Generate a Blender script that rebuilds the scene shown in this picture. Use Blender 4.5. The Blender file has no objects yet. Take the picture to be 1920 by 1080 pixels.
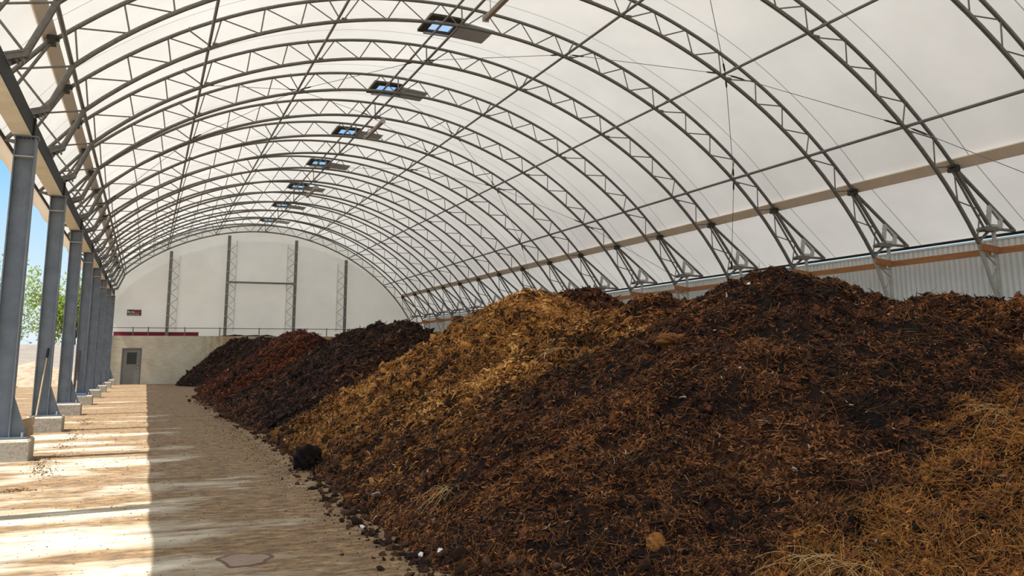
import bpy, math
import numpy as np
from mathutils import Vector, Matrix

rng = np.random.default_rng(7)
scene = bpy.context.scene
COL = scene.collection

# ------------------------------------------------------------------ helpers
def link(o):
    COL.objects.link(o)
    return o

class MB:
    """collects vertices and faces for one mesh"""
    def __init__(self, off=(0, 0, 0)):
        self.v, self.f, self.off = [], [], np.array(off, float)
    def add(self, verts, faces):
        b = len(self.v)
        self.v += [tuple(np.asarray(p, float) - self.off) for p in verts]
        self.f += [tuple(i + b for i in f) for f in faces]
        return self
    def box(self, lo, hi):
        (x0, y0, z0), (x1, y1, z1) = lo, hi
        v = [(x0, y0, z0), (x1, y0, z0), (x1, y1, z0), (x0, y1, z0), (x0, y0, z1), (x1, y0, z1), (x1, y1, z1), (x0, y1, z1)]
        return self.add(v, [(0, 3, 2, 1), (4, 5, 6, 7), (0, 1, 5, 4), (1, 2, 6, 5), (2, 3, 7, 6), (3, 0, 4, 7)])
    def bar(self, a, b, w, h, up=(0, 0, 1)):
        """rectangular bar from a to b, w across, h along up"""
        a, b, up = np.array(a, float), np.array(b, float), np.array(up, float)
        t = (b - a) / np.linalg.norm(b - a)
        s = np.cross(t, up); s /= np.linalg.norm(s)
        u = np.cross(s, t)
        v = []
        for p in (a, b):
            for i, j in ((-1, -1), (1, -1), (1, 1), (-1, 1)):
                v.append(p + s * w / 2 * i + u * h / 2 * j)
        return self.add(v, [(0, 1, 2, 3), (7, 6, 5, 4), (0, 4, 5, 1), (1, 5, 6, 2), (2, 6, 7, 3), (3, 7, 4, 0)])
    def prism(self, poly, axis, c0, c1):
        """polygon of 2-D points extruded along axis 'x','y' or 'z'"""
        n = len(poly)
        def P(p, c):
            return {'x': (c, p[0], p[1]), 'y': (p[0], c, p[1]), 'z': (p[0], p[1], c)}[axis]
        v = [P(p, c0) for p in poly] + [P(p, c1) for p in poly]
        f = [tuple(range(n - 1, -1, -1)), tuple(range(n, 2 * n))] + [(i, (i + 1) % n, n + (i + 1) % n, n + i) for i in range(n)]
        return self.add(v, f)
    def tube(self, pts, r, n=8, caps=True):
        pts = np.array(pts, float)
        m = len(pts)
        rr = np.full(m, r) if np.isscalar(r) else np.array(r)
        T = np.gradient(pts, axis=0); T /= np.linalg.norm(T, axis=1)[:, None]
        ref = np.array([0, 1, 0.]) if abs(T[0][1]) < .9 else np.array([1., 0, 0])
        v = []
        N = np.cross(T[0], ref); N /= np.linalg.norm(N)
        for i in range(m):
            N = N - T[i] * (N @ T[i]); N /= np.linalg.norm(N)
            B = np.cross(T[i], N)
            for k in range(n):
                a = 2 * math.pi * k / n
                v.append(pts[i] + rr[i] * (math.cos(a) * N + math.sin(a) * B))
        f = []
        for i in range(m - 1):
            for k in range(n):
                k2 = (k + 1) % n
                f.append((i * n + k, i * n + k2, (i + 1) * n + k2, (i + 1) * n + k))
        if caps:
            f += [tuple(range(n - 1, -1, -1)), tuple(range((m - 1) * n, m * n))]
        return self.add(v, f)
    def build(self, name, mat, parent=None, smooth=False, loc=None):
        me = bpy.data.meshes.new(name)
        me.from_pydata(self.v, [], self.f)
        me.materials.append(mat)
        if smooth:
            me.polygons.foreach_set('use_smooth', [True] * len(me.polygons))
            try: me.set_sharp_from_angle(angle=math.radians(40))
            except Exception: pass
        me.update()
        o = link(bpy.data.objects.new(name, me))
        if parent is not None: o.parent = parent
        if loc is not None: o.location = loc
        return o

def fast_mesh(name, V, quads, mat, col=None, parent=None, smooth=False):
    me = bpy.data.meshes.new(name)
    nq = len(quads)
    me.vertices.add(len(V)); me.vertices.foreach_set('co', np.ascontiguousarray(V, np.float32).ravel())
    me.loops.add(nq * 4); me.loops.foreach_set('vertex_index', np.ascontiguousarray(quads, np.int32).ravel())
    me.polygons.add(nq); me.polygons.foreach_set('loop_start', np.arange(0, nq * 4, 4, dtype=np.int32))
    if smooth: me.polygons.foreach_set('use_smooth', np.ones(nq, bool))
    if col is not None:
        a = me.color_attributes.new('tint', 'FLOAT_COLOR', 'POINT')
        c4 = np.ones((len(V), 4), np.float32); c4[:, :3] = col
        a.data.foreach_set('color', c4.ravel())
    me.materials.append(mat)
    me.update(calc_edges=True)
    o = link(bpy.data.objects.new(name, me))
    if parent is not None: o.parent = parent
    return o

def tag(o, label, cat, group=None, kind=None):
    o['label'] = label; o['category'] = cat
    if group: o['group'] = group
    if kind: o['kind'] = kind
    return o
def struct(o, label=None):
    o['kind'] = 'structure'
    if label: o['label'] = label
    return o
def empty(name, loc=(0, 0, 0)):
    o = link(bpy.data.objects.new(name, None)); o.location = loc; o.empty_display_size = .2
    return o
def copy_tree(o, parent=None):
    c = o.copy(); link(c)
    if parent is not None: c.parent = parent
    for ch in list(o.children): copy_tree(ch, c)
    return c

# ------------------------------------------------------------------ materials
def new_mat(name):
    m = bpy.data.materials.new(name); m.use_nodes = True
    nt = m.node_tree
    return m, nt, nt.nodes['Principled BSDF'], nt.nodes['Material Output']
def ramp(nt, stops, interp='LINEAR'):
    r = nt.nodes.new('ShaderNodeValToRGB'); r.color_ramp.interpolation = interp
    el = r.color_ramp.elements
    while len(el) < len(stops): el.new(.5)
    for e, (p, c) in zip(el, stops): e.position = p; e.color = (*c, 1)
    return r
def noise(nt, scale, detail=6, rough=.6, coords=None, vec_scale=None, dist=0):
    n = nt.nodes.new('ShaderNodeTexNoise'); n.inputs['Scale'].default_value = scale
    n.inputs['Detail'].default_value = detail; n.inputs['Roughness'].default_value = rough
    n.inputs['Distortion'].default_value = dist
    tc = nt.nodes.new('ShaderNodeNewGeometry'); src = tc.outputs['Position']
    if vec_scale:
        mp = nt.nodes.new('ShaderNodeMapping'); mp.inputs['Scale'].default_value = vec_scale
        nt.links.new(src, mp.inputs['Vector']); src = mp.outputs['Vector']
    nt.links.new(src, n.inputs['Vector'])
    return n
def mixc(nt, fac, a, b, mode='MIX'):
    m = nt.nodes.new('ShaderNodeMix'); m.data_type = 'RGBA'; m.blend_type = mode
    for s, v in ((0, fac), (6, a), (7, b)):
        if hasattr(v, 'links'): nt.links.new(v, m.inputs[s])
        elif s == 0: m.inputs[0].default_value = v
        else: m.inputs[s].default_value = (*v, 1)
    return m.outputs[2]
def bump(nt, bsdf, src, strength=.4, dist=.02):
    b = nt.nodes.new('ShaderNodeBump'); b.inputs['Strength'].default_value = strength; b.inputs['Distance'].default_value = dist
    nt.links.new(src, b.inputs['Height']); nt.links.new(b.outputs['Normal'], bsdf.inputs['Normal'])
def simple(name, c0, c1=None, scale=8, rough=.6, metal=0, bmp=0, vec_scale=None):
    m, nt, b, _ = new_mat(name)
    b.inputs['Roughness'].default_value = rough; b.inputs['Metallic'].default_value = metal
    if c1 is None: b.inputs['Base Color'].default_value = (*c0, 1)
    else:
        n = noise(nt, scale, vec_scale=vec_scale)
        r = ramp(nt, [(.3, c0), (.7, c1)]); nt.links.new(n.outputs['Fac'], r.inputs['Fac'])
        nt.links.new(r.outputs['Color'], b.inputs['Base Color'])
        if bmp: bump(nt, b, n.outputs['Fac'], bmp)
    return m

M = {}
M['galv'] = simple('galvanised_steel', (.135, .132, .122), (.21, .207, .195), 14, .5, .4)
M['galv_light'] = simple('bright_galvanised_steel', (.36, .36, .34), (.50, .50, .47), 14, .45, .4)
M['column'] = simple('blue_grey_steel', (.125, .15, .185), (.19, .22, .26), 3.5, .5, .25)
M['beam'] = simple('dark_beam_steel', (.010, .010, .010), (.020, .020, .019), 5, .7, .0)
M['beam_flange'] = simple('bounce_lit_flange_steel', (.52, .50, .43), (.64, .62, .54), 2.5, .7)  # light bounced up from the floor, painted into the flange colour
M['strut_wrap'] = simple('tan_strut', (.62, .54, .44), (.70, .62, .52), 3, .7)
M['wood'] = simple('orange_timber', (.26, .105, .033), (.40, .175, .06), 3, .7, vec_scale=(4, .6, 8))
M['pole_wood'] = simple('pale_pole_wood', (.50, .38, .22), (.62, .48, .30), 6, .6)
M['dark_wood'] = simple('brown_pole_wood', (.10, .055, .03), (.16, .09, .05), 6, .7)
M['black'] = simple('black_plastic', (.012, .012, .012), None, rough=.5)
M['white'] = simple('white_plastic', (.75, .74, .70), None, rough=.6)
M['white_paint'] = simple('white_lettering', (.8, .8, .8), None, rough=.6)
M['orange_paint'] = simple('orange_lettering', (.75, .16, .06), None, rough=.6)
M['red'] = simple('dark_red_fabric', (.13, .002, .014), (.19, .004, .022), 2, .7)
M['door'] = simple('grey_door_paint', (.17, .17, .165), (.20, .20, .19), 3, .5)
M['door_trim'] = simple('door_frame_paint', (.14, .14, .135), None, rough=.5)
M['block_side'] = simple('precast_concrete', (.30, .27, .22), (.50, .46, .39), 18, .9, bmp=.4)
M['fence'] = simple('grey_block_wall', (.60, .59, .57), (.78, .77, .74), 1.2, .9, bmp=.3, vec_scale=(1, 1, 6))
M['siding'] = simple('pale_metal_siding', (.66, .70, .70), (.74, .77, .77), 1.5, .5, .0)
M['vent_dark'] = simple('dark_vent_frame', (.02, .02, .018), (.045, .043, .038), 9, .7)
M['vent_panel'] = simple('grey_vent_panel', (.40, .42, .45), (.46, .48, .51), 4, .6)
M['lamp'] = simple('tan_lamp_housing', (.26, .21, .17), (.34, .28, .23), 6, .5)
M['sand'] = simple('pale_sand', (.26, .19, .125), (.42, .34, .25), 3, .95, bmp=.8)
M['bark'] = simple('tree_bark', (.06, .045, .03), (.12, .09, .06), 8, .9)
M['blue'] = simple('blue_paint', (.08, .16, .42), (.14, .25, .55), 6, .6)
M['timber_block'] = simple('weathered_timber', (.30, .19, .11), (.52, .38, .25), 7, .85, bmp=.4, vec_scale=(6, 1, 1))

def leaf_mat(name, c0, c1):
    m, nt, b, out = new_mat(name)
    n = noise(nt, 3.0); r = ramp(nt, [(.3, c0), (.7, c1)]); nt.links.new(n.outputs['Fac'], r.inputs['Fac'])
    nt.links.new(r.outputs['Color'], b.inputs['Base Color']); b.inputs['Roughness'].default_value = .6
    t = nt.nodes.new('ShaderNodeBsdfTranslucent'); nt.links.new(r.outputs['Color'], t.inputs['Color'])
    mx = nt.nodes.new('ShaderNodeMixShader'); mx.inputs['Fac'].default_value = .45
    nt.links.new(b.outputs[0], mx.inputs[1]); nt.links.new(t.outputs[0], mx.inputs[2]); nt.links.new(mx.outputs[0], out.inputs[0])
    return m
M['leaf'] = leaf_mat('yellow_green_leaves', (.13, .22, .03), (.38, .46, .09))
M['leaf_pale'] = leaf_mat('pale_green_leaves', (.14, .24, .10), (.36, .46, .24))

def fabric_mat(name, seams, diff, trans, fac):
    """woven white cover: diffuse on the faces, lets daylight through"""
    m, nt, b, out = new_mat(name)
    n = noise(nt, .45, 5, .6); r = ramp(nt, [(.3, (.88, .88, .87)), (.7, (1, 1, 1))]); nt.links.new(n.outputs['Fac'], r.inputs['Fac'])
    colr = r.outputs['Color']
    if seams is not None:
        g = nt.nodes.new('ShaderNodeNewGeometry'); s = nt.nodes.new('ShaderNodeSeparateXYZ'); nt.links.new(g.outputs['Position'], s.inputs[0])
        a = nt.nodes.new('ShaderNodeMath'); a.operation = 'ADD'; a.inputs[1].default_value = -seams + 300; nt.links.new(s.outputs['Y'], a.inputs[0])
        md = nt.nodes.new('ShaderNodeMath'); md.operation = 'MODULO'; md.inputs[1].default_value = 3.0; nt.links.new(a.outputs[0], md.inputs[0])
        lt = nt.nodes.new('ShaderNodeMath'); lt.operation = 'LESS_THAN'; lt.inputs[1].default_value = .028; nt.links.new(md.outputs[0], lt.inputs[0])
        colr = mixc(nt, lt.outputs[0], colr, (.42, .42, .42))
    d = nt.nodes.new('ShaderNodeBsdfDiffuse'); t = nt.nodes.new('ShaderNodeBsdfTranslucent')
    nt.links.new(mixc(nt, 1.0, colr, diff, 'MULTIPLY'), d.inputs['Color'])
    nt.links.new(mixc(nt, 1.0, colr, trans, 'MULTIPLY'), t.inputs['Color'])
    mx = nt.nodes.new('ShaderNodeMixShader'); mx.inputs['Fac'].default_value = fac
    nt.links.new(d.outputs[0], mx.inputs[1]); nt.links.new(t.outputs[0], mx.inputs[2]); nt.links.new(mx.outputs[0], out.inputs[0])
    return m
M['fabric'] = fabric_mat('white_roof_fabric', 13.02, (.79, .785, .765), (.82, .81, .785), .30)
M['fabric_end'] = fabric_mat('white_gable_fabric', None, (.77, .785, .76), (.76, .775, .75), .36)
M['hem'] = fabric_mat('tan_fabric_hem', None, (.72, .62, .50), (.62, .50, .38), .45)

def tint_mat(name, scale, lo, hi, rough=.95, bmp=.8, bscale=22, bdist=.03):
    m, nt, b, _ = new_mat(name)
    a = nt.nodes.new('ShaderNodeAttribute'); a.attribute_name = 'tint'
    n = noise(nt, scale, 5, .7); r = ramp(nt, [(.32, (lo,) * 3), (.68, (hi,) * 3)]); nt.links.new(n.outputs['Fac'], r.inputs['Fac'])
    nt.links.new(mixc(nt, 1.0, a.outputs['Color'], r.outputs['Color'], 'MULTIPLY'), b.inputs['Base Color'])
    b.inputs['Roughness'].default_value = rough
    b.inputs['Specular IOR Level'].default_value = .25
    if bmp:
        n2 = noise(nt, bscale, 6, .7); bump(nt, b, n2.outputs['Fac'], bmp, bdist)
    return m
M['manure'] = tint_mat('composted_manure', 30, .45, 1.5)
M['strand'] = tint_mat('manure_strands', 40, .75, 1.25, .85, 0)

# concrete floor with scraped manure staining
def floor_mat():
    m, nt, b, _ = new_mat('stained_concrete_floor')
    geo = nt.nodes.new('ShaderNodeNewGeometry'); sep = nt.nodes.new('ShaderNodeSeparateXYZ'); nt.links.new(geo.outputs['Position'], sep.inputs[0])
    n1 = noise(nt, 1.0, 8, .62, vec_scale=(.30, .95, 1)); n2 = noise(nt, 1.0, 8, .70, vec_scale=(1.3, 3.2, 1)); n5 = noise(nt, .55, 4, .6); n3 = noise(nt, 1.0, 8, .78, vec_scale=(5, 10, 1))
    base = ramp(nt, [(.42, (.36, .31, .22)), (.58, (.66, .60, .49))]); nt.links.new(n2.outputs['Fac'], base.inputs['Fac'])
    stain = ramp(nt, [(.40, (.070, .035, .013)), (.50, (.185, .105, .040)), (.60, (.35, .22, .095))]); nt.links.new(n3.outputs['Fac'], stain.inputs['Fac'])
    def math_(op, x, y):
        q = nt.nodes.new('ShaderNodeMath'); q.operation = op
        for i, v in enumerate((x, y)):
            if hasattr(v, 'links'): nt.links.new(v, q.inputs[i])
            else: q.inputs[i].default_value = v
        return q.outputs[0]
    # more staining toward the heaps (x > 1) and toward the far end
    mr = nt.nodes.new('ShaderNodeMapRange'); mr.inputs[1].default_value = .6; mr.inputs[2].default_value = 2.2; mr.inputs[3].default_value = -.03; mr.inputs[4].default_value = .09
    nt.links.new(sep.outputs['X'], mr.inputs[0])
    mr2 = nt.nodes.new('ShaderNodeMapRange'); mr2.inputs[1].default_value = 9; mr2.inputs[2].default_value = 30; mr2.inputs[3].default_value = 0; mr2.inputs[4].default_value = .10
    nt.links.new(sep.outputs['Y'], mr2.inputs[0])
    s = math_('ADD', math_('MULTIPLY', n1.outputs['Fac'], .72), math_('MULTIPLY', n2.outputs['Fac'], .34))
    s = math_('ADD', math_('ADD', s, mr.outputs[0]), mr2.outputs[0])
    s = math_('ADD', s, math_('MULTIPLY', math_('SUBTRACT', n5.outputs['Fac'], .5), .35))
    f = ramp(nt, [(.455, (0, 0, 0)), (.54, (.92, .92, .92))]); nt.links.new(s, f.inputs['Fac'])
    c = mixc(nt, f.outputs['Color'], base.outputs['Color'], stain.outputs['Color'])
    # long scrape streaks across the aisle
    n6 = noise(nt, 1.0, 6, .62, vec_scale=(.10, 1.9, 1)); st6 = ramp(nt, [(.555, (0, 0, 0)), (.63, (.75, .75, .75))]); nt.links.new(n6.outputs['Fac'], st6.inputs['Fac'])
    c = mixc(nt, math_('MULTIPLY', st6.outputs['Color'], n3.outputs['Fac']), c, (.075, .038, .016))
    # dark specks and drag marks
    n4 = noise(nt, 1.0, 6, .75, vec_scale=(5, 11, 1)); sp = ramp(nt, [(.60, (0, 0, 0)), (.66, (.85, .85, .85))]); nt.links.new(n4.outputs['Fac'], sp.inputs['Fac'])
    c = mixc(nt, sp.outputs['Color'], c, (.10, .055, .03))
    nt.links.new(c, b.inputs['Base Color']); b.inputs['Roughness'].default_value = .9
    bump(nt, b, n3.outputs['Fac'], .5, .02)
    return m
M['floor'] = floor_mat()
M['ground'] = simple('yard_dirt', (.30, .20, .11), (.48, .37, .26), .6, .95, bmp=.4, vec_scale=(.5, 1.5, 1))

def wall_mat():
    m, nt, b, _ = new_mat('stained_cast_concrete')
    n1 = noise(nt, .9, 7, .65); n2 = noise(nt, 6, 6, .7, vec_scale=(.35, 1, 2.6)); n3 = noise(nt, 1.0, 6, .7, vec_scale=(3.2, 1, .8))
    geo = nt.nodes.new('ShaderNodeNewGeometry'); sep = nt.nodes.new('ShaderNodeSeparateXYZ'); nt.links.new(geo.outputs['Position'], sep.inputs[0])
    a = ramp(nt, [(.3, (.52, .475, .36)), (.7, (.72, .67, .55))]); nt.links.new(n1.outputs['Fac'], a.inputs['Fac'])
    g = ramp(nt, [(.35, (.8, .8, .8)), (.65, (1.05, 1.05, 1.05))]); nt.links.new(n2.outputs['Fac'], g.inputs['Fac'])
    c = mixc(nt, 1.0, a.outputs['Color'], g.outputs['Color'], 'MULTIPLY')
    mr = nt.nodes.new('ShaderNodeMapRange'); mr.inputs[1].default_value = .8; mr.inputs[2].default_value = 4.5; mr.inputs[3].default_value = -.25; mr.inputs[4].default_value = .22
    nt.links.new(sep.outputs['X'], mr.inputs[0])
    ad = nt.nodes.new('ShaderNodeMath'); ad.operation = 'ADD'; nt.links.new(mr.outputs[0], ad.inputs[0]); nt.links.new(n3.outputs['Fac'], ad.inputs[1])
    f = ramp(nt, [(.52, (0, 0, 0)), (.75, (.75, .75, .75))]); nt.links.new(ad.outputs[0], f.inputs['Fac'])
    c = mixc(nt, f.outputs['Color'], c, (.34, .20, .07))
    nt.links.new(c, b.inputs['Base Color']); b.inputs['Roughness'].default_value = .92
    bump(nt, b, n2.outputs['Fac'], .4, .02)
    return m
M['wall'] = wall_mat()
def glass_mat(name, c, rough=.05):
    m, nt, b, out = new_mat(name)
    b.inputs['Base Color'].default_value = (*c, 1); b.inputs['Roughness'].default_value = rough; b.inputs['Transmission Weight'].default_value = 1.0; b.inputs['IOR'].default_value = 1.05
    return m
M['glass'] = glass_mat('clear_vent_pane', (.93, .96, 1))
M['dark_glass'] = simple('dark_window_glass', (.022, .021, .018), None, rough=.15)

# ------------------------------------------------------------------ measurements (metres; x across, y along the hall, z up)
SP = 3.0
def TY(k): return 13.383 + SP * (k - 1)
CX, CZ = 6.8, 3.0
def polar_fit(pts, deg):
    p = np.array(pts); th = np.arctan2(p[:, 1] - CZ, p[:, 0] - CX); r = np.hypot(p[:, 0] - CX, p[:, 1] - CZ)
    co = np.polyfit(th, r, deg)
    return lambda t: np.array([CX + np.polyval(co, t) * math.cos(t), CZ + np.polyval(co, t) * math.sin(t)])
NK, NA1, NA2, NB, NC, ND, NE = (-1.497, 6.687), (.874, 8.362), (3.72, 9.447), (6.797, 9.758), (9.727, 9.358), (12.458, 8.227), (14.858, 6.42)
FL, GR = (-1.833, 5.865), (16.79, 4.01)
JL, JR = (-1.845, 7.16), (16.24, 5.705)
inner = polar_fit([NK, NA1, NA2, NB, NC, ND, NE, (15.69, 5.63), (16.33, 4.84), GR], 6)
outer = polar_fit([JL, (-1.68, 7.224), (-1.415, 7.443), (.933, 9.0), (2.37, 9.633), (3.72, 10.01), (5.27, 10.21), (6.72, 10.25), (8.175, 10.16), (9.889, 9.841), (11.25, 9.34), (12.236, 8.88), (13.272, 8.25), (14.12, 7.70), (14.886, 7.12), (15.35, 6.72), (15.72, 6.31), JR], 6)
def ang(p): return math.atan2(p[1] - CZ, p[0] - CX)
NODES = [NK, NA1, NA2, NB, NC, ND, NE]
OL, OR = (-2.86, 5.945), (17.97, 4.357)

# ------------------------------------------------------------------ arch trusses
def xyz(p, y=0): return (p[0], y, p[1])
def arc_pts(fn, a0, a1, n): return [xyz(fn(t)) for t in np.linspace(a0, a1, n)]
def rod_path(pts, rad=.05):
    """poly-line with rounded bends"""
    pts = [np.array(p, float) for p in pts]; out = [pts[0]]
    for a, b, c in zip(pts[:-2], pts[1:-1], pts[2:]):
        u = (a - b) / np.linalg.norm(a - b); w = (c - b) / np.linalg.norm(c - b)
        p0, p1 = b + u * rad, b + w * rad
        out += [p0, (p0 + 2 * b + p1) / 4, p1]
    return out + [pts[-1]]

def make_truss():
    off = (7.0, 0, 4.0)
    root = empty('arch_truss')
    g = M['galv']
    a_k, a_e = ang(NK), ang(GR)
    pts = arc_pts(inner, a_k, a_e, 56)
    MB(off).tube(pts, .047, 8).build('inner_chord', g, root, True)
    pts = arc_pts(outer, ang(JL), ang(JR), 56)
    MB(off).tube(pts, .043, 8).build('outer_chord', g, root, True)
    # zig-zag lacing between the purlin points
    for a, b in zip(NODES[:-1], NODES[1:]):
        t0, t1 = ang(a), ang(b); d = (t1 - t0) / 6; z = []
        for i, q in enumerate((.03, .215, .375, .52, .685, .83, .97)):
            t = t0 + (t1 - t0) * q
            z.append(xyz(inner(t) if i % 2 == 0 else outer(t)))
        MB(off).tube(rod_path(z), .0165, 6).build('lacing_rod', g, root, True)
    # lacing of the low right end
    z = [xyz(p) for p in (NE, (15.70, 6.30), (15.68, 5.64), JR, (16.27, 4.93), (16.93, 4.78), (16.76, 4.06))]
    MB(off).tube(rod_path(z), .0165, 6).build('lacing_rod', g, root, True)
    # little V braces from the outer chord down to each purlin
    for nd in NODES[1:]:
        t = ang(nd); s = 0.0
        i0, o0 = inner(t), outer(t + s)
        MB(off).tube([(o0[0], 0, o0[1] + .05), (o0[0], -.02, o0[1] - .03), (i0[0], -.06, i0[1] + .06), (i0[0] - .0, -.05, i0[1] - .05)], .02, 6).build('purlin_brace', g, root, True)
        q = inner(t - .018)
        MB(off).box((q[0] - .06, -.05, q[1] + .03), (q[0] + .06, .05, q[1] + .07)).build('cable_plate', g, root)
    # legs: right end
    def leg(a, b, r): MB(off).tube([xyz(a), xyz(b)], r, 8).build('leg', g, root, True)
    leg(NK, FL, .054); leg(JR, OR, .043); leg(JR, (17.2, 4.39), .045); leg((16.2, 5.6), (17.02, 4.36), .028)
    leg(JL, OL, .045); leg((-1.87, 7.08), (-2.52, 5.90), .03)
    MB(off).tube([xyz((17.05, 4.38)), xyz(OR)], .035, 6).build('foot_strut', g, root, True)
    MB(off).tube([xyz((16.8, 4.05)), xyz((17.22, 4.37))], .035, 6).build('foot_strut', g, root, True)
    MB(off).tube([xyz(OL), xyz((-2.28, 5.80))], .035, 6).build('foot_strut', g, root, True)
    O2 = (-2.37, 6.53)
    MB(off).tube([xyz(NK), xyz(O2)], .02, 6).build('cross_strut', g, root, True)
    MB(off).tube([xyz(FL), xyz(O2)], .02, 6).build('cross_strut', g, root, True)
    MB(off).tube([xyz(OL), (-2.30, .0, 5.95)], .012, 6).build('tension_rod', g, root, True)
    # clamps at the outer joints
    for J, s in ((JL, -1), (JR, 1)):
        c = MB(off)
        c.box((J[0] - .09, -.09, J[1] - .03), (J[0] + .10, .09, J[1] + .03)); c.box((J[0] - .05, -.13, J[1] - .12), (J[0] + .05, .13, J[1] - .04))
        c.tube([(J[0] + .1 * s, -.18, J[1] + .08), (J[0] + .1 * s, .18, J[1] + .08)], .03, 6)
        c.build('clamp', M['vent_dark'], root)
    # tensioning jack on the right, with its notched plate
    jk = MB(off)
    poly = [(17.14, 4.42), (17.22, 4.86), (17.27, 4.88), (17.58, 4.62), (17.53, 4.42), (17.47, 4.42), (17.50, 4.60), (17.28, 4.78), (17.24, 4.47), (17.50, 4.47), (17.50, 4.38), (17.14, 4.38)]
    outerp = [(17.10, 4.37), (17.20, 4.90), (17.28, 4.90), (17.60, 4.60), (17.56, 4.37)]
    innerp = [(17.21, 4.47), (17.27, 4.78), (17.30, 4.78), (17.50, 4.58), (17.48, 4.47)]
    n = 5; vs = []
    for y in (-.03, .03):
        vs += [(p[0], y, p[1]) for p in outerp] + [(p[0], y, p[1]) for p in innerp]
    fs = []
    for i in range(n):
        j = (i + 1) % n
        fs += [(i, j, n + j, n + i), (2 * n + j, 2 * n + i, 3 * n + i, 3 * n + j), (j, i, 2 * n + i, 2 * n + j), (n + i, n + j, 3 * n + j, 3 * n + i)]
    jk.add(vs, fs)
    for z in (4.55, 4.66, 4.77): jk.box((17.10 + (z - 4.37) * .17, -.035, z - .02), (17.16 + (z - 4.37) * .17, .035, z + .02))
    jk.build('tension_jack', M['galv_light'], root)
    MB(off).box((16.98, -.10, 4.30), (17.34, .10, 4.40)).tube([(16.95, -.12, 4.33), (16.95, .12, 4.33)], .05, 8).build('foot_plate', M['galv'], root)
    # perforated bracket sitting on the left beam
    fb = MB(off)
    for y in (-.16, .16):
        fb.add([(-2.06, y, 5.69), (-1.80, y * .35, 5.83), (-1.80, y * .35, 5.91), (-2.06, y, 5.78)], [(0, 1, 2, 3)])
        fb.bar((-2.08, y, 5.70), (-1.80, y * .35, 5.83), .03, .03); fb.bar((-2.08, y, 5.79), (-1.80, y * .35, 5.91), .03, .03)
    fb.box((-2.30, -.17, 5.685), (-2.03, .17, 5.70))
    for x in (-2.0, -1.92, -1.85): fb.bar((x, -.13 + (x + 2.06) * .3, 5.76), (x, .13 - (x + 2.06) * .3, 5.76), .03, .07)
    fb.tube([(-1.83, -.08, 5.865), (-1.83, .08, 5.865)], .055, 8)
    fb.build('foot_bracket', M['galv'], root)
    return root
ORD = ['first', 'second', 'third', 'fourth', 'fifth', 'sixth', 'seventh', 'eighth', 'ninth', 'tenth', 'eleventh', 'twelfth', 'thirteenth', 'fourteenth', 'fifteenth', 'sixteenth', 'seventeenth']
proto = make_truss()
for k in range(0, 17):
    t = proto if k == 0 else copy_tree(proto)
    t.location = (7.0, TY(k), 4.0)
    if k == 0: lab = 'galvanized arch truss nearest the viewer, mostly cut off by the top right corner'
    elif k == 16: lab = 'farthest galvanized arch truss, set against the white gable wall'
    else: lab = f'galvanized arch truss, {ORD[k]} in line from the viewer toward the gable'
    tag(t, lab, 'truss', 'arch trusses spanning the hall')

# lattice posts carrying the right ends
def make_post():
    root = empty('lattice_post')
    m = M['galv_light']
    MB((17.3, 0, 0)).tube([(17.30, 0, 0), (17.30, 0, 4.36)], .045, 8).build('post_tube', m, root, True)
    MB((17.3, 0, 0)).tube([(16.80, 0, 4.0), (17.24, 0, 2.75), (17.27, 0, 0)], .045, 8).build('inclined_tube', m, root, True)
    MB((17.3, 0, 0)).tube(rod_path([(16.95, 0, 3.80), (17.28, 0, 3.55), (17.08, 0, 3.2), (17.27, 0, 2.85)]), .018, 6).build('lacing_rod', m, root, True)
    MB((17.3, 0, 0)).bar((16.86, 0, 3.75), (17.28, 0, 3.75), .03, .04).build('tie_bar', m, root)
    return root
pp = make_post()
for k in range(0, 17):
    t = pp if k == 0 else copy_tree(pp)
    t.location = (17.3, TY(k), 0)
    tag(t, ('lattice wall post under the nearest arch truss, outside the right edge' if k == 0 else f'bright lattice wall post carrying the right foot of the {ORD[k]} arch truss'), 'post', 'lattice posts along the metal wall')

# timber girts between the posts
for k in range(0, 16):
    r = empty('timber_girt', (17.24, TY(k) + .35, 3.86))
    MB((17.24, TY(k) + .35, 3.86)).box((17.215, TY(k) + .08, 3.79), (17.258, TY(k + 1) - .06, 3.93)).build('board', M['wood'], r)
    MB((17.24, TY(k) + .35, 3.86)).bar((16.74, TY(k + 1) - .10, 3.93), (17.24, TY(k + 1) - .16, 3.86), .04, .15).build('return_board', M['wood'], r)
    tag(r, f'orange timber girt along the metal wall between the {ORD[k]} and {ORD[k+1]} trusses', 'timber', 'timber girts on the right wall')

# ------------------------------------------------------------------ purlins
Y0P, Y1P = 3.0, TY(16)
def purlin(p, r, label, y0=Y0P):
    o = MB((p[0], y0, p[1])).tube([(p[0], y0, p[1]), (p[0], Y1P + .1, p[1])], r, 8).build('purlin', M['galv'], None, True)
    o.location = (p[0], y0, p[1])
    tag(o, label, 'purlin', 'tube purlins running the length of the roof')
purlin((NK[0] - .03, NK[1] + .07), .04, 'steel tube purlin along the knees of the trusses, above the left beam')
purlin((NA1[0], NA1[1] + .07), .033, 'steel tube purlin on the left slope, first up from the knees')
purlin((NA2[0], NA2[1] + .07), .033, 'steel tube purlin on the left slope, next to the ridge pair')
purlin((6.36, NB[1] + .10), .03, 'left tube of the double ridge purlin')
purlin((6.80, NB[1] + .08), .034, 'right tube of the double ridge purlin')
purlin((NC[0], NC[1] + .07), .033, 'steel tube purlin on the right slope, next to the ridge pair')
purlin((ND[0], ND[1] + .07), .033, 'steel tube purlin halfway down the right slope')
purlin((NE[0] + .03, NE[1] + .06), .036, 'lowest steel tube purlin on the right slope, above the tan strut')
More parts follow.
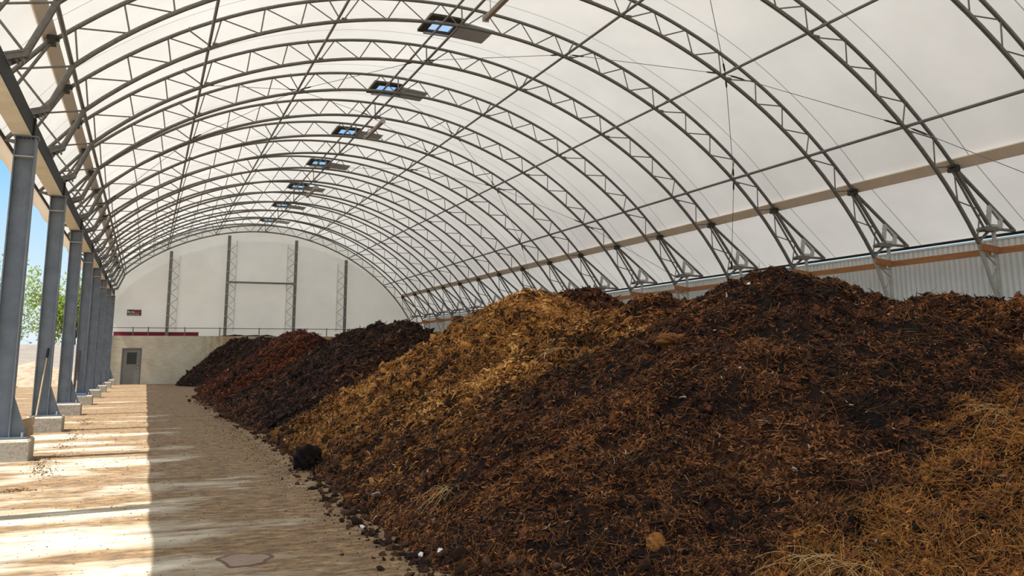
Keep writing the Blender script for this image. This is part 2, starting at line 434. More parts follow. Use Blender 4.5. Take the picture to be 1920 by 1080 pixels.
for (J, s, lab) in ((JR, 1, 'wide tan eave strut along the lower right slope of the roof'), (JL, -1, 'wide tan eave strut at the left joints of the trusses')):
    n = np.array([.75 * s, 0, .66]); c = np.array([J[0], 0, J[1]]) + n * .10
    b = MB((c[0], 2, c[2])); b.bar((c[0], 2, c[2]), (c[0], Y1P + .3, c[2]), .05, .27, np.array([-.66 * s, 0, .75]))
    o = b.build('eave_strut', M['strut_wrap']); o.location = (c[0], 2, c[2])
    tag(o, lab, 'strut')
for (p, lab, y0) in (((OR[0], OR[1] - .05), 'dark pipe along the bottom hem of the roof fabric on the right', 2), ((OL[0] - .03, OL[1] + .03), 'pipe along the bottom of the roof fabric outside the columns', 2)):
    o = MB((p[0], y0, p[1])).tube([(p[0], y0, p[1]), (p[0], 58.9, p[1])], .035, 8).build('hem_pipe', M['beam'], None, True); o.location = (p[0], y0, p[1])
    tag(o, lab, 'pipe')

# ------------------------------------------------------------------ brace cables
def cable(a, b, label, tb=(True, True)):
    a, b = np.array(a), np.array(b); d = (b - a) / np.linalg.norm(b - a)
    o = empty('brace_cable', tuple(a))
    MB(a).tube([a + d * .05, b - d * .05], .008, 5).build('wire', M['galv'], o, True)
    for p, s in ((a, d), (b, -d)):
        MB(a).tube([p + s * .12, p + s * .18, p + s * .42, p + s * .48], [.01, .022, .022, .01], 6).build('turnbuckle', M['vent_dark'], o, True)
    tag(o, label, 'cable', 'diagonal wind brace cables under the roof')
NN = {'K': NK, 'A1': NA1, 'A2': NA2, 'B': (6.6, 9.76), 'C': NC, 'D': ND, 'E': NE, 'G': (16.9, 4.2)}
def np3(k, n): p = NN[n]; return (p[0], TY(k) - .06, p[1] + .05)
WH = {'K': 'left knees', 'A1': 'lower left purlin', 'A2': 'upper left purlin', 'B': 'ridge', 'C': 'upper right purlin', 'D': 'middle right purlin', 'E': 'lowest right purlin', 'G': 'right wall'}
def chain(seq):
    for (k0, n0), (k1, n1) in zip(seq[:-1], seq[1:]):
        cable(np3(k0, n0), np3(k1, n1), f'brace cable from {ORD[k0]} truss {WH[n0]} to {ORD[k1]} truss {WH[n1]} node'.replace(' node', ''))
WH = {'K': 'knee', 'A1': 'lower left', 'A2': 'upper left', 'B': 'ridge', 'C': 'upper right', 'D': 'mid right', 'E': 'low right', 'G': 'right wall'}
chain([(0, 'G'), (1, 'E'), (2, 'D'), (3, 'C'), (4, 'B'), (5, 'A2'), (6, 'A1'), (7, 'K')])
chain([(1, 'C'), (2, 'D'), (3, 'E'), (4, 'G')])
chain([(9, 'G'), (8, 'E'), (7, 'D'), (6, 'C'), (5, 'B')])
chain([(5, 'G'), (6, 'E'), (7, 'D'), (8, 'C'), (9, 'B')])
chain([(4, 'A1'), (5, 'A2'), (6, 'B'), (7, 'C')])

# ------------------------------------------------------------------ roof fabric with vent openings
prof = []
def opos(p, d):
    return p + d
ths = np.linspace(ang(JL), ang(JR), 90)
core = [outer(t) for t in ths]
def offset(i):
    a = core[max(0, i - 1)]; b = core[min(len(core) - 1, i + 1)]; t = (b - a) / np.linalg.norm(b - a)
    n = np.array([-t[1], t[0]]); return core[i] + n * .17 * (1 if n[1] > 0 or True else -1)
shell = [offset(i) for i in range(len(core))]
left_end = np.array([-2.94, 5.98]); right_end = np.array([18.06, 4.34])
left = [left_end + (shell[0] - left_end) * f for f in np.linspace(0, 1, 9)[:-1]]
right = [shell[-1] + (right_end - shell[-1]) * f for f in np.linspace(0, 1, 12)[1:]]
profile = left + shell + right
VX0, VX1 = 6.36, 7.16                       # opening of the vents across the ridge
VENTS = [(20.45 + 6.0 * i, 21.55 + 6.0 * i) for i in range(7)]
def zfab(x):
    P = np.array(profile); return float(np.interp(x, P[:, 0], P[:, 1]))
profile = sorted([p for p in profile if min(abs(p[0] - VX0), abs(p[0] - VX1)) > .06] + [np.array([VX0, zfab(VX0)]), np.array([VX1, zfab(VX1)])], key=lambda p: p[0])
ys = sorted(set([-14, -6, -1, 2, 5, 8] + [round(TY(k), 3) for k in range(0, 17)] + [round(TY(k) + 1.5, 3) for k in range(0, 16)] + [58.95] + [v for pr in VENTS for v in pr]))
V = [(p[0], y, p[1]) for y in ys for p in profile]
n = len(profile); F = []
for j in range(len(ys) - 1):
    for i in range(n - 1):
        xm = (profile[i][0] + profile[i + 1][0]) / 2; ym = (ys[j] + ys[j + 1]) / 2
        if VX0 < xm < VX1 and any(a < ym < b for a, b in VENTS): continue
        F.append((j * n + i, j * n + i + 1, (j + 1) * n + i + 1, (j + 1) * n + i))
mb = MB(); mb.v = V; mb.f = F
struct(mb.build('ceiling', M['fabric'], None, True), 'white translucent fabric roof stretched over the arch trusses')
# hem hanging below the left pipe, slightly scalloped between trusses
hv, hf = [], []
hy = np.arange(2, 59.2, .5)
for y in hy:
    sag = .035 * math.sin((y - 13.383) / 3.0 * 2 * math.pi)
    hv += [(-2.925, y, 6.03), (-2.955, y, 5.75), (-2.94, y, 5.555 + sag)]
for j in range(len(hy) - 1):
    for i in range(2): hf.append((j * 3 + i, j * 3 + i + 1, (j + 1) * 3 + i + 1, (j + 1) * 3 + i))
h = MB(); h.v = hv; h.f = hf
struct(h.build('trim_1', M['hem'], None, True), 'tan fabric hem hanging below the roof edge outside the columns')

# vents on the ridge
def make_vent():
    r = empty('roof_vent')
    z0 = zfab(6.76); off = (6.76, 21.0, z0)
    f = MB(off)
    x0, x1, y0, y1 = VX0, VX1, 20.45, 21.55
    zt, zb = z0 + .0, z0 - .07
    px0, px1, py0, py1 = 6.52, 7.14, 20.68, 21.50
    f.box((x0 - .06, y0 - .06, zb), (px0, y1 + .06, zt)); f.box((px1, y0 - .06, zb), (x1 + .06, y1 + .06, zt))
    f.box((px0, y0 - .06, zb), (px1, py0, zt)); f.box((px0, py1, zb), (px1, y1 + .06, zt))
    f.build('frame', M['vent_dark'], r)
    MB(off).box((px0, py0, zb + .02), (px1, py1, zb + .028)).build('pane', M['glass'], r)
    MB(off).box((x0 + .10, y1 - .02, zb - .05), (x1 + .04, y1 + .05, zb)).build('track_rail', M['galv_light'], r)
    p = MB(off)
    zz = z0 - .13
    p.add([(x1 + .07, y0 - .02, zz), (x1 + 1.0, y0 + .12, zz - .05), (x1 + 1.0, y1 + .02, zz - .05), (x1 + .07, y1 - .02, zz),
           (x1 + .07, y0 - .02, zz + .03), (x1 + 1.0, y0 + .12, zz - .02), (x1 + 1.0, y1 + .02, zz - .02), (x1 + .07, y1 - .02, zz + .03)],
          [(0, 3, 2, 1), (4, 5, 6, 7), (0, 1, 5, 4), (1, 2, 6, 5), (2, 3, 7, 6), (3, 0, 4, 7)])
    p.build('sliding_panel', M['vent_panel'], r)
    return r
vp = make_vent()
for i in range(7):
    v = vp if i == 0 else copy_tree(vp)
    v.location = (6.76, 21.0 + 6 * i, zfab(6.76))
    tag(v, ['dark framed ridge vent with grey panel, nearest and largest of the row', 'second nearest ridge vent with grey panel', 'third ridge vent from the viewer, beside a hanging lamp', 'fourth ridge vent from the viewer', 'fifth ridge vent from the viewer, with a lamp before it', 'sixth ridge vent from the viewer', 'farthest small ridge vent, near the gable'][i], 'vent', 'ridge vents in the roof')

# hanging linear lamps
def make_lamp():
    r = empty('hanging_lamp'); off = (7.08, 17.2, 9.68)
    MB(off).prism([(7.01, 9.66), (7.03, 9.60), (7.13, 9.60), (7.15, 9.66), (7.12, 9.73), (7.04, 9.73)], 'y', 15.95, 18.4).build('housing', M['lamp'], r)
    MB(off).box((7.0, 15.9, 9.58), (7.16, 15.95, 9.75)).build('end_cap', M['vent_panel'], r)
    MB(off).box((7.0, 18.4, 9.58), (7.16, 18.45, 9.75)).build('end_cap', M['vent_panel'], r)
    for y in (16.3, 18.1): MB(off).tube([(7.08, y, 9.73), (7.06, y, 10.2)], .008, 5).build('hanger_wire', M['vent_dark'], r)
    return r
lp = make_lamp()
for i, (y, lab) in enumerate(((17.2, 'long tan lamp hanging by the ridge, cut off by the top edge'), (29.6, 'long tan lamp hanging in front of the third ridge vent'), (42.4, 'small far lamp hanging in front of the fifth ridge vent'))):
    o = lp if i == 0 else copy_tree(lp)
    o.location = (7.08, y, 9.68); tag(o, lab, 'lamp', 'linear lamps under the ridge')

# ------------------------------------------------------------------ left columns, beam and footings
CS = 5.964
def make_column():
    r = empty('steel_column'); X0, X1, Y0, Y1, Z0, Z1 = -2.27, -1.945, 16.29, 16.55, .36, 5.33
    off = (-2.1, 16.42, .33)
    MB(off).box((X1 - .02, Y0, Z0), (X1, Y1, Z1)).build('flange', M['column'], r)
    MB(off).box((X0, Y0, Z0), (X0 + .02, Y1, Z1)).build('flange', M['column'], r)
    w = MB(off); w.box((X0 + .02, 16.41, Z0), (X1 - .02, 16.43, Z1)); w.box((-2.10, 16.40, 4.25), (-2.09, 16.41, 4.42)); w.build('web', M['column'], r)
    MB(off).box((X0 + .02, Y0 + .004, 4.98), (X1 - .02, 16.41, 5.0)).build('stiffener', M['galv_light'], r)
    MB(off).box((X0 - .03, Y0 - .02, Z1), (X1 + .03, Y1 + .02, Z1 + .02)).build('cap_plate', M['column'], r)
    MB(off).box((X0 - .03, Y0 - .06, .33), (X1 + .26, Y1 + .06, .36)).build('base_plate', M['column'], r)
    MB(off).prism([(X1, .36), (X1 + .24, .36), (X1, 1.02)], 'y', 16.405, 16.43).build('gusset', M['column'], r)
    for x, y in ((X1 + .18, 16.30), (X1 + .18, 16.54)): MB(off).tube([(x, y, .36), (x, y, .43)], .02, 6).build('bolt', M['galv_light'], r)
    for i in range(4): MB(off).box((X0 + .07 + i * .06, 16.35, 5.31), (X0 + .085 + i * .06, 16.39, 5.33)).build('bolt', M['beam'], r)
    return r
def make_footing():
    b = MB((-1.98, 16.4, 0)); x0, x1, y0, y1, z1, c = -2.36, -1.63, 16.0, 16.8, .33, .03
    V_ = []
    for z, d in ((0, 0), (z1 - c, 0), (z1, c)):
        V_ += [(x0 + d, y0 + d, z), (x1 - d, y0 + d, z), (x1 - d, y1 - d, z), (x0 + d, y1 - d, z)]
    Fq = [(3, 2, 1, 0), (8, 9, 10, 11)] + [(l * 4 + i, l * 4 + (i + 1) % 4, l * 4 + 4 + (i + 1) % 4, l * 4 + 4 + i) for l in (0, 1) for i in range(4)]
    b.add(V_, Fq)
    return b.build('concrete_footing', M['block_side'])
cp = make_column(); fp = make_footing()
for i, k in enumerate(range(-1, 8)):
    c = cp if i == 0 else copy_tree(cp); f = fp if i == 0 else fp.copy()
    if i: link(f)
    c.location = (-2.1, 16.42 + CS * k, .33); f.location = (-1.98, 16.4 + CS * k - (.12 if k == 7 else 0), 0)
    if k < 0: w = 'out of sight beside the viewer, casting the nearest shadow bar'
    else: w = {0: 'nearest in view, at the left edge', 1: 'second in view, with a wooden pole leaning on it', 2: 'third in view from the left edge', 3: 'fourth in view, with a brown pole leaning on it', 4: 'fifth in view from the left edge', 5: 'sixth in view from the left edge', 6: 'seventh in view from the left edge', 7: 'farthest, right beside the end wall'}[k]
    tag(c, f'blue grey steel column {w}', 'column', 'steel columns along the open left side', 'thing')
    w2 = {-1: 'out of sight beside the viewer', 0: 'nearest in view, with a timber chunk on it', 1: 'second in view, below the leaning wooden pole', 2: 'third in view from the left edge', 3: 'fourth in view, with a blue board on it', 4: 'fifth in view from the left edge', 5: 'sixth in view from the left edge', 6: 'seventh in view, small', 7: 'farthest, at the end wall'}[k]
    tag(f, f'pale concrete column footing, {w2}', 'footing', 'concrete footings under the columns', 'thing')
r = empty('eave_beam', (-2.15, 9, 5.35))
off = (-2.15, 9, 5.35)
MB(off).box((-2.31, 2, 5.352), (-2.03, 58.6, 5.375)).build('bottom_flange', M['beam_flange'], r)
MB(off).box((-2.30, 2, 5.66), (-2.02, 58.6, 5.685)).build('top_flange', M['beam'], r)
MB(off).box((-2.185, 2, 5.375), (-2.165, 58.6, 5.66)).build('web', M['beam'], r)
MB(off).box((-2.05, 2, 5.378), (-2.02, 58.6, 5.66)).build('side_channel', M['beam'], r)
for k in range(-1, 8):
    MB(off).box((-2.025, 16.36 + CS * k, 5.37), (-1.985, 16.48 + CS * k, 5.68)).build('stiffener_plate', M['beam'], r)
tag(r, 'dark steel beam lying across the tops of the columns, underside painted as bounce-lit', 'beam', None, 'thing')

# things left at the columns
r = empty('leaning_pole', (-2.14, 22.2, .36))
a, b = np.array([-2.16, 22.17, .36]), np.array([-2.065, 22.33, 1.62]); d = (b - a)
MB(a).tube([a, b], .017, 8).build('shaft', M['pole_wood'], r, True)
MB(a).tube([b, b + d * .02, b + d * .16, b + d * .175], [.017, .024, .024, .012], 8).build('grip', M['black'], r, True)
r.location = tuple(a)
tag(r, 'pale wooden tool handle with black grip leaning on the second column', 'pole')
a, b = np.array([-2.17, 34.14, .40]), np.array([-2.14, 34.28, 1.86])
r = empty('leaning_pole', tuple(a))
MB(a).tube([a, a + (b - a) * .3], .02, 8).build('lower_shaft', M['pole_wood'], r, True)
MB(a).tube([a + (b - a) * .3, b], .02, 8).build('upper_shaft', M['dark_wood'], r, True)
tag(r, 'brown wooden pole leaning on the fourth column', 'pole')
o = MB((-2.05, 33.98, .36)).box((-2.30, 33.90, .365), (-1.84, 34.06, .40)).build('board', M['blue'], None); o.location = (-2.05, 33.98, .36)
tag(o, 'short blue board lying on the fourth footing', 'board')
b = MB((-1.7, 16.72, .33)); P0 = [(-1.80, .33), (-1.73, .33), (-1.63, .36), (-1.63, .47), (-1.66, .50), (-1.63, .53), (-1.63, .66), (-1.80, .62), (-1.81, .40)]
b.prism([(x - .02, z) for x, z in P0], 'y', 16.60, 16.76)
o = b.build('timber_chunk', M['timber_block']); o.location = (-1.7, 16.72, .33)
tag(o, 'notched chunk of weathered timber standing on the nearest footing', 'timber')

# ------------------------------------------------------------------ floor, yard, walls
def grid(name, x0, x1, y0, y1, z, mat, nx=2, ny=2):
    xs, ys_ = np.linspace(x0, x1, nx), np.linspace(y0, y1, ny)
    V_ = np.array([(x, y, z) for y in ys_ for x in xs]); q = [(j * nx + i, j * nx + i + 1, (j + 1) * nx + i + 1, (j + 1) * nx + i) for j in range(ny - 1) for i in range(nx - 1)]
    return fast_mesh(name, V_, np.array(q), mat)
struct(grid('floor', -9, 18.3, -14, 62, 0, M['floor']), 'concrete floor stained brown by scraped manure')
struct(grid('ground', -160, 200, -120, 300, -.03, M['ground']), 'dusty yard ground outside')

# end wall with a doorway
YW, YB = 58.5, 59.0
w = MB()
DX0, DX1, DZ = -1.36, -.24, 2.20
def wallbox(x0, x1, z0, z1): w.box((x0, YW, z0), (x1, YB, z1))
wallbox(-2.42, DX0, 0, 2.95); wallbox(DX0, DX1, DZ, 2.95); wallbox(DX1, 18.0, 0, 2.95)
struct(w.build('wall_far', M['wall']), 'olive stained concrete end wall below the white gable')
dr = empty('door_1', (-.8, YW, 0)); off = (-.8, YW, 0)
MB(off).box((DX0, YW - .02, 0), (DX0 + .06, YW + .14, DZ)).box((DX1 - .06, YW - .02, 0), (DX1, YW + .14, DZ)).box((DX0 + .06, YW - .02, DZ - .06), (DX1 - .06, YW + .14, DZ)).build('door_frame', M['door_trim'], dr)
lf = MB(off); x0, x1, yd0, yd1 = DX0 + .06, DX1 - .06, YW + .05, YW + .10
wx0, wx1, wz0, wz1 = -1.06, -.50, 1.22, 1.94
lf.box((x0, yd0, .02), (x1, yd1, wz0)); lf.box((x0, yd0, wz1), (x1, yd1, DZ - .06)); lf.box((x0, yd0, wz0), (wx0, yd1, wz1)); lf.box((wx1, yd0, wz0), (x1, yd1, wz1))
leafd = lf.build('door_leaf', M['door'], dr)
MB(off).box((wx0, yd0 + .015, wz0), (wx1, yd0 + .03, wz1)).build('window_pane', M['dark_glass'], dr)
MB(off).tube([(x1 - .09, yd0 - .06, 1.02), (x1 - .09, yd0, 1.02)], .028, 8).build('door_knob', M['white'], dr)
MB(off).tube([(x1 - .09, yd0 - .02, 1.12), (x1 - .09, yd0, 1.12)], .03, 8).build('door_lock', M['black'], dr)
struct(dr, 'grey steel door with a dark window in the concrete end wall')

# white gable fabric above the end wall
gp = [(p[0], p[1]) for p in profile if -2.4 <= p[0] <= 18.0]
b = MB(); pts = [(-2.4, 2.95)] + [(-2.4, float(np.interp(-2.4, np.array(profile)[:, 0], np.array(profile)[:, 1])))] + gp + [(18.0, 2.95)]
nn = len(gp)
V_, F_ = [], []
for (x, z) in gp:
    for s in np.linspace(0, 1, 7): V_.append((x, 59.02, 2.9 + (z - 2.9) * s))
for i in range(nn - 1):
    for j in range(6): F_.append((i * 7 + j, (i + 1) * 7 + j, (i + 1) * 7 + j + 1, i * 7 + j + 1))
b.v, b.f = V_, F_
struct(b.build('wall_gable', M['fabric_end'], None, True), 'white fabric gable wall above the concrete end wall')

# gable lattice posts
def gable_post(x, z1, side, lab):
    r = empty('gable_post', (x, 58.72, 2.95)); off = (x, 58.72, 2.95)
    m = M['galv']
    MB(off).bar((x, 58.70, 2.95), (x, 58.70, z1), .19, .10, (0, 1, 0)).build('front_tube', m, r)
    xb = x + .52 * side
    MB(off).bar((xb, 58.92, 3.3), (xb, 58.92, z1 - .25), .07, .07, (0, 1, 0)).build('back_tube', M['white'], r)
    z = np.arange(3.5, z1 - .4, .36); zz = []
    for i, h in enumerate(z): zz.append((x + .08 * side, 58.72, h) if i % 2 == 0 else (xb, 58.90, h))
    MB(off).tube(rod_path(zz, .03), .02, 5).build('lacing_rod', M['galv_light'], r, True)
    bd = MB(off)
    for h in np.arange(3.5, z1 - .3, .72): bd.box((x - .10, 58.64, h), (x + .10, 58.652, h + .035))
    bd.build('tie_band', M['galv_light'], r)
    tag(r, lab, 'post', 'lattice posts on the gable wall')
gable_post(1.12, 8.30, 1, 'leftmost lattice post on the white gable')
gable_post(4.60, 9.48, 1, 'second lattice post from the left on the white gable')
gable_post(8.92, 9.35, -1, 'third lattice post from the left on the white gable')
gable_post(12.31, 8.15, -1, 'rightmost lattice post on the white gable')
o = MB((6.8, 58.7, 6.43)).bar((4.70, 58.70, 6.43), (8.82, 58.70, 6.43), .10, .12).build('cross_rail', M['galv']); o.location = (6.8, 58.7, 6.43)
tag(o, 'horizontal steel rail between the two middle gable posts', 'rail')
# guard rail on the wall top
r = empty('guard_rail', (3, 58.6, 2.95)); off = (3, 58.6, 2.95)
MB(off).tube([(-1.95, 58.6, 3.44), (17.0, 58.6, 3.44)], .022, 6).build('handrail', M['galv'], r, True)
for x in (-.82, .05, 2.18, 4.28, 6.72, 8.9, 11.1, 13.4, 15.6):
    MB(off).tube([(x, 58.6, 2.95), (x, 58.6, 3.50)], .032, 6).build('rail_post', M['galv'], r, True)
tag(r, 'thin steel guard rail with posts on top of the concrete end wall', 'rail')
o = MB((.5, 58.96, 3.08)).box((-1.92, 58.95, 2.955), (3.02, 58.99, 3.20)).build('red_banner', M['red']); o.location = (.5, 58.96, 3.08)
tag(o, 'long dark red band along the base of the gable, behind the rail', 'banner')
# sign
r = empty('wall_sign', (-.83, 58.98, 4.39)); off = (-.83, 58.98, 4.39)
MB(off).box((-1.26, 58.985, 4.19), (-.40, 59.01, 4.59)).build('border', M['white'], r)
MB(off).box((-1.235, 58.975, 4.21), (-.425, 58.986, 4.57)).build('board', M['black'], r)
def text(s, size, x, z, mat, name):
    cu = bpy.data.curves.new(name, 'FONT'); cu.body = s; cu.size = size; cu.extrude = .002; cu.materials.append(mat)
    tmp = link(bpy.data.objects.new(name, cu)); bpy.context.view_layer.update()
    me = bpy.data.meshes.new_from_object(tmp.evaluated_get(bpy.context.evaluated_depsgraph_get())); me.name = name
    bpy.data.objects.remove(tmp); bpy.data.curves.remove(cu)
    me.materials.clear(); me.materials.append(mat)
    o = link(bpy.data.objects.new(name, me)); o.parent = r; o.location = (x - off[0], 58.970 - off[1], z - off[2]); o.rotation_euler = (math.pi / 2, 0, 0)
    return o
text('Brite', .20, -1.21, 4.36, M['white_paint'], 'lettering')
text('span', .20, -.83, 4.36, M['orange_paint'], 'lettering')
text('1-800-407-5846', .105, -1.21, 4.245, M['white_paint'], 'phone_number')
MB(off).tube([(-1.02 + .58 * t, 58.972, 4.44 + .10 * math.sin(t * 2.6)) for t in np.linspace(0, 1, 12)], [.004 + .010 * math.sin(t * 3.1) for t in np.linspace(0, 1, 12)], 5).build('swoosh', M['orange_paint'], r)
tag(r, 'small black sign with white and orange lettering on the gable', 'sign')
# dirt spilled on top of the wall
def lump_strip(name, x0, x1, y, z, hmax, seed):
    rg = np.random.default_rng(seed); xs = np.linspace(x0, x1, 40); V_, F_ = [], []
    hh = np.interp(xs, np.linspace(x0, x1, 12), np.concatenate([[0], rg.uniform(.3, 1, 10), [0]])) * hmax
    for x, h_ in zip(xs, hh):
        for t in np.linspace(0, math.pi, 7): V_.append((x - x0, .18 * math.cos(t) + y - 58.75, max(0, h_) * math.sin(t) * rg.uniform(.85, 1.1)))
    for i in range(39):
        for j in range(6): F_.append((i * 7 + j, (i + 1) * 7 + j, (i + 1) * 7 + j + 1, i * 7 + j + 1))
    o = fast_mesh(name, np.array(V_), np.array(F_), M['manure'], np.tile([[.03, .017, .011]], (len(V_), 1)), None, True)
    o.location = (x0, 58.75, z)
    return o
tag(lump_strip('dirt_ridge', 4.2, 7.9, 58.72, 2.95, .14, 3), 'low dark line of dirt on top of the end wall, by the second gable post', 'dirt')
tag(lump_strip('dirt_ridge', 8.0, 10.6, 58.72, 2.95, .22, 4), 'dark line of dirt on top of the end wall, by the third gable post', 'dirt')

# right corrugated wall
yy, xx = [], []
y = -14.0
while y < 59:
    for dy, dx in ((0, 0), (.100, 0), (.112, .04), (.138, .04)): yy.append(y + dy); xx.append(18.0 + dx)
    y += .15
V_ = np.array([(x, y, z) for z in (0, 4.23) for x, y in zip(xx, yy)]); m = len(yy)
q = np.array([(i, i + 1, m + i + 1, m + i) for i in range(m - 1)])
struct(fast_mesh('wall_right', V_, q, M['siding']), 'pale ribbed metal siding behind the heaps')
struct(MB().box((17.97, -14, 4.21), (18.05, 59, 4.25)).build('trim_2', M['siding']), 'metal cap along the top of the siding')

# yard beyond the columns
fw = MB()
fw.box((-30, 66, 0), (-2.0, 66.6, 2.5))
o = struct(fw.build('wall_yard', M['fence']), 'grey precast block wall across the yard')

# ------------------------------------------------------------------ value noise
def hash2(ix, iy, seed):
    h = (ix.astype(np.int64) * 374761393 + iy.astype(np.int64) * 668265263 + seed * 974711) & 0xffffffff
    h = ((h ^ (h >> 13)) * 1274126177) & 0xffffffff
    return ((h ^ (h >> 16)) & 0xffff) / 65535.0
def vnoise(x, y, seed):
    ix, iy = np.floor(x), np.floor(y); fx, fy = x - ix, y - iy
    fx, fy = fx * fx * (3 - 2 * fx), fy * fy * (3 - 2 * fy)
    a, b_, c, d = hash2(ix, iy, seed), hash2(ix + 1, iy, seed), hash2(ix, iy + 1, seed), hash2(ix + 1, iy + 1, seed)
    return (a * (1 - fx) + b_ * fx) * (1 - fy) + (c * (1 - fx) + d * fx) * fy
def fbm(x, y, f, seed, octv=3, g=.5):
    s, a, t = 0, 1, 0
    for i in range(octv):
        s = s + a * (vnoise(x * f + 17.3 * i, y * f - 9.1 * i, seed + i) - .5); t += a; a *= g; f *= 2.03
    return s / t * 2                                   # about -1..1

# ------------------------------------------------------------------ camera (needed for where detail is worth it)
FPX, PY = 1612.945, 390.0
yaw, pit, rol = math.radians(22.80924), math.radians(9.75704), math.radians(-.26100)
CAM = np.array([0, 0, 1.61691])
_R = np.array([math.cos(yaw), -math.sin(yaw), 0]); _D = np.array([math.sin(yaw), math.cos(yaw), 0]); _Z = np.array([0, 0, 1.])
FW = _D * math.cos(pit) + _Z * math.sin(pit); _U = -_D * math.sin(pit) + _Z * math.cos(pit)
RT = math.cos(rol) * _R + math.sin(rol) * _U; UP = -math.sin(rol) * _R + math.cos(rol) * _U
cam = bpy.data.cameras.new('camera'); co = link(bpy.data.objects.new('camera', cam))
cam.sensor_width = 36; cam.lens = 36 * FPX / 1920; cam.shift_y = -(540 - PY) / 1920; cam.clip_end = 1000
Mx = Matrix.Identity(4)
for i in range(3):
    Mx[i][0], Mx[i][1], Mx[i][2], Mx[i][3] = RT[i], UP[i], -FW[i], CAM[i]
co.matrix_world = Mx
scene.camera = co

# ------------------------------------------------------------------ heaps
HEAPS = [
    # name key, ridge a, ridge b, height, radius, foot rounding, colour set, label
    dict(k='main', a=(7.72, 9.25), b=(8.05, 9.45), H=2.68, R=5.9, c='dark', n=66000, cell=.05, label='largest dark brown manure heap in the middle, with the highest peak'),
    dict(k='saddle', a=(8.4, 13.3), b=(10.5, 14.6), H=2.60, R=6.1, c='mix', n=20000, cell=.06, label='brown manure heap in the dip between the golden heap and the main peak'),
    dict(k='gold', a=(6.9, 16.1), b=(7.6, 16.3), H=2.98, R=5.0, s=.68, c='gold', n=42000, cell=.05, label='golden straw-rich manure heap left of the main dark heap'),
    dict(k='back', a=(9.3, 18.0), b=(9.8, 18.3), H=3.08, R=5.5, c='dark', n=5000, cell=.08, label='dark rounded heap top just right of the golden heap crest'),
    dict(k='right', a=(10.8, 2.0), b=(11.3, 10.4), H=2.44, R=5.6, c='mix', n=19000, cell=.06, label='long brown heap at the right, in front of the metal siding'),
    dict(k='front', a=(9.0, 3.9), b=(10.5, 3.2), H=2.02, R=5.2, c='amber', n=44000, cell=.045, label='amber brown heap in the lower right corner, nearest the viewer'),
    dict(k='far', a=(6.3, 22.2), b=(7.0, 31.5), H=2.50, R=4.25, c='black', n=14000, cell=.08, label='almost black manure heap behind the golden heap'),
    dict(k='red', a=(6.1, 35.5), b=(6.6, 46.5), H=2.60, R=4.0, s=.9, c='red', n=8000, cell=.11, label='reddish brown manure heap toward the far end'),
    dict(k='end', a=(7.4, 49.5), b=(4.9, 55.4), H=2.60, R=3.3, s=1.5, c='black', n=5000, cell=.13, label='farthest dark manure heap, against the concrete end wall'),
    dict(k='deep', a=(11.5, 24.0), b=(12.5, 50.0), H=2.6, R=4.6, c='black', n=2500, cell=.16, label='dark manure heap deep at the back, along the far metal siding'),
]
FOOT_Y = [2.0, 4.5, 5.5, 6.6, 8.25, 10, 11.5, 14.2, 18.6, 25, 31.7, 46, 58]
FOOT_X = [5.0, 3.7, 2.75, 2.10, 2.05, 2.12, 2.2, 2.36, 2.42, 2.2, 2.15, 1.85, 1.7]
def raw(hp, x, y):
    ax, ay = hp['a']; bx, by = hp['b']; dx, dy = bx - ax, by - ay; L = dx * dx + dy * dy
    t = np.clip(((x - ax) * dx + (y - ay) * dy) / L, 0, 1)
    d = np.hypot(x - ax - t * dx, y - ay - t * dy)
    sd = HEAPS.index(hp) * 31 + 5
    d = d * (1 + .07 * fbm(x, y, .45, sd + 3, 2))
    s = hp['H'] / hp['R']; k = .16
    z = hp['H'] + k - np.sqrt((s * d) ** 2 + k * k)
    z = z + .17 * fbm(x, y, .8, sd, 2) * np.clip(z / .8, 0, 1)
    # every heap is pushed back to the scraped edge of the aisle
    f = np.interp(y, FOOT_Y, FOOT_X) + .22 * fbm(x * 0 + 3, y, .8, 55, 3)
    e = hp.get('s', .70) * (x - f)
    return np.where(e < z, e, z) - .12 * np.exp(-np.abs(e - z) / .18)
def height(hp, x, y):
    sd = HEAPS.index(hp) * 31 + 5
    z = raw(hp, x, y); a = np.clip((z + .05) / .5, .25, 1)
    z = z + a * (.12 * fbm(x, y, 1.7, sd + 7, 2) + .085 * fbm(x * .8, y, 4.3, sd + 11, 2) + .045 * fbm(x, y, 10., sd + 17, 2))
    # hollows between clods
    c = fbm(x, y, 3.3, sd + 23, 2); z = z - a * .22 * np.clip(-c - .22, 0, 1)
    return z
COLS = {'dark': ((.013, .007, .005), (.052, .019, .010), (.140, .048, .019), (.36, .145, .048)),
        'black': ((.010, .006, .005), (.028, .014, .010), (.066, .029, .019), (.15, .066, .030)),
        'red': ((.018, .006, .004), (.082, .022, .010), (.175, .045, .017), (.25, .080, .027)),
        'mix': ((.014, .006, .004), (.084, .029, .011), (.205, .071, .022), (.46, .205, .062)),
        'amber': ((.024, .010, .005), (.165, .055, .014), (.38, .138, .029), (.66, .32, .085)),
        'gold': ((.040, .016, .006), (.27, .106, .026), (.58, .265, .066), (.86, .52, .18))}
def band(c, v):
    v = np.clip(v, 0, .9999) * 3
    i = v.astype(int); f = (v - i)[:, None]; c = np.array(COLS[c])
    return c[i] * (1 - f) + c[i + 1] * f
def sstep(t):
    t = np.clip(t, 0, 1); return (t * t * (3 - 2 * t))[:, None]
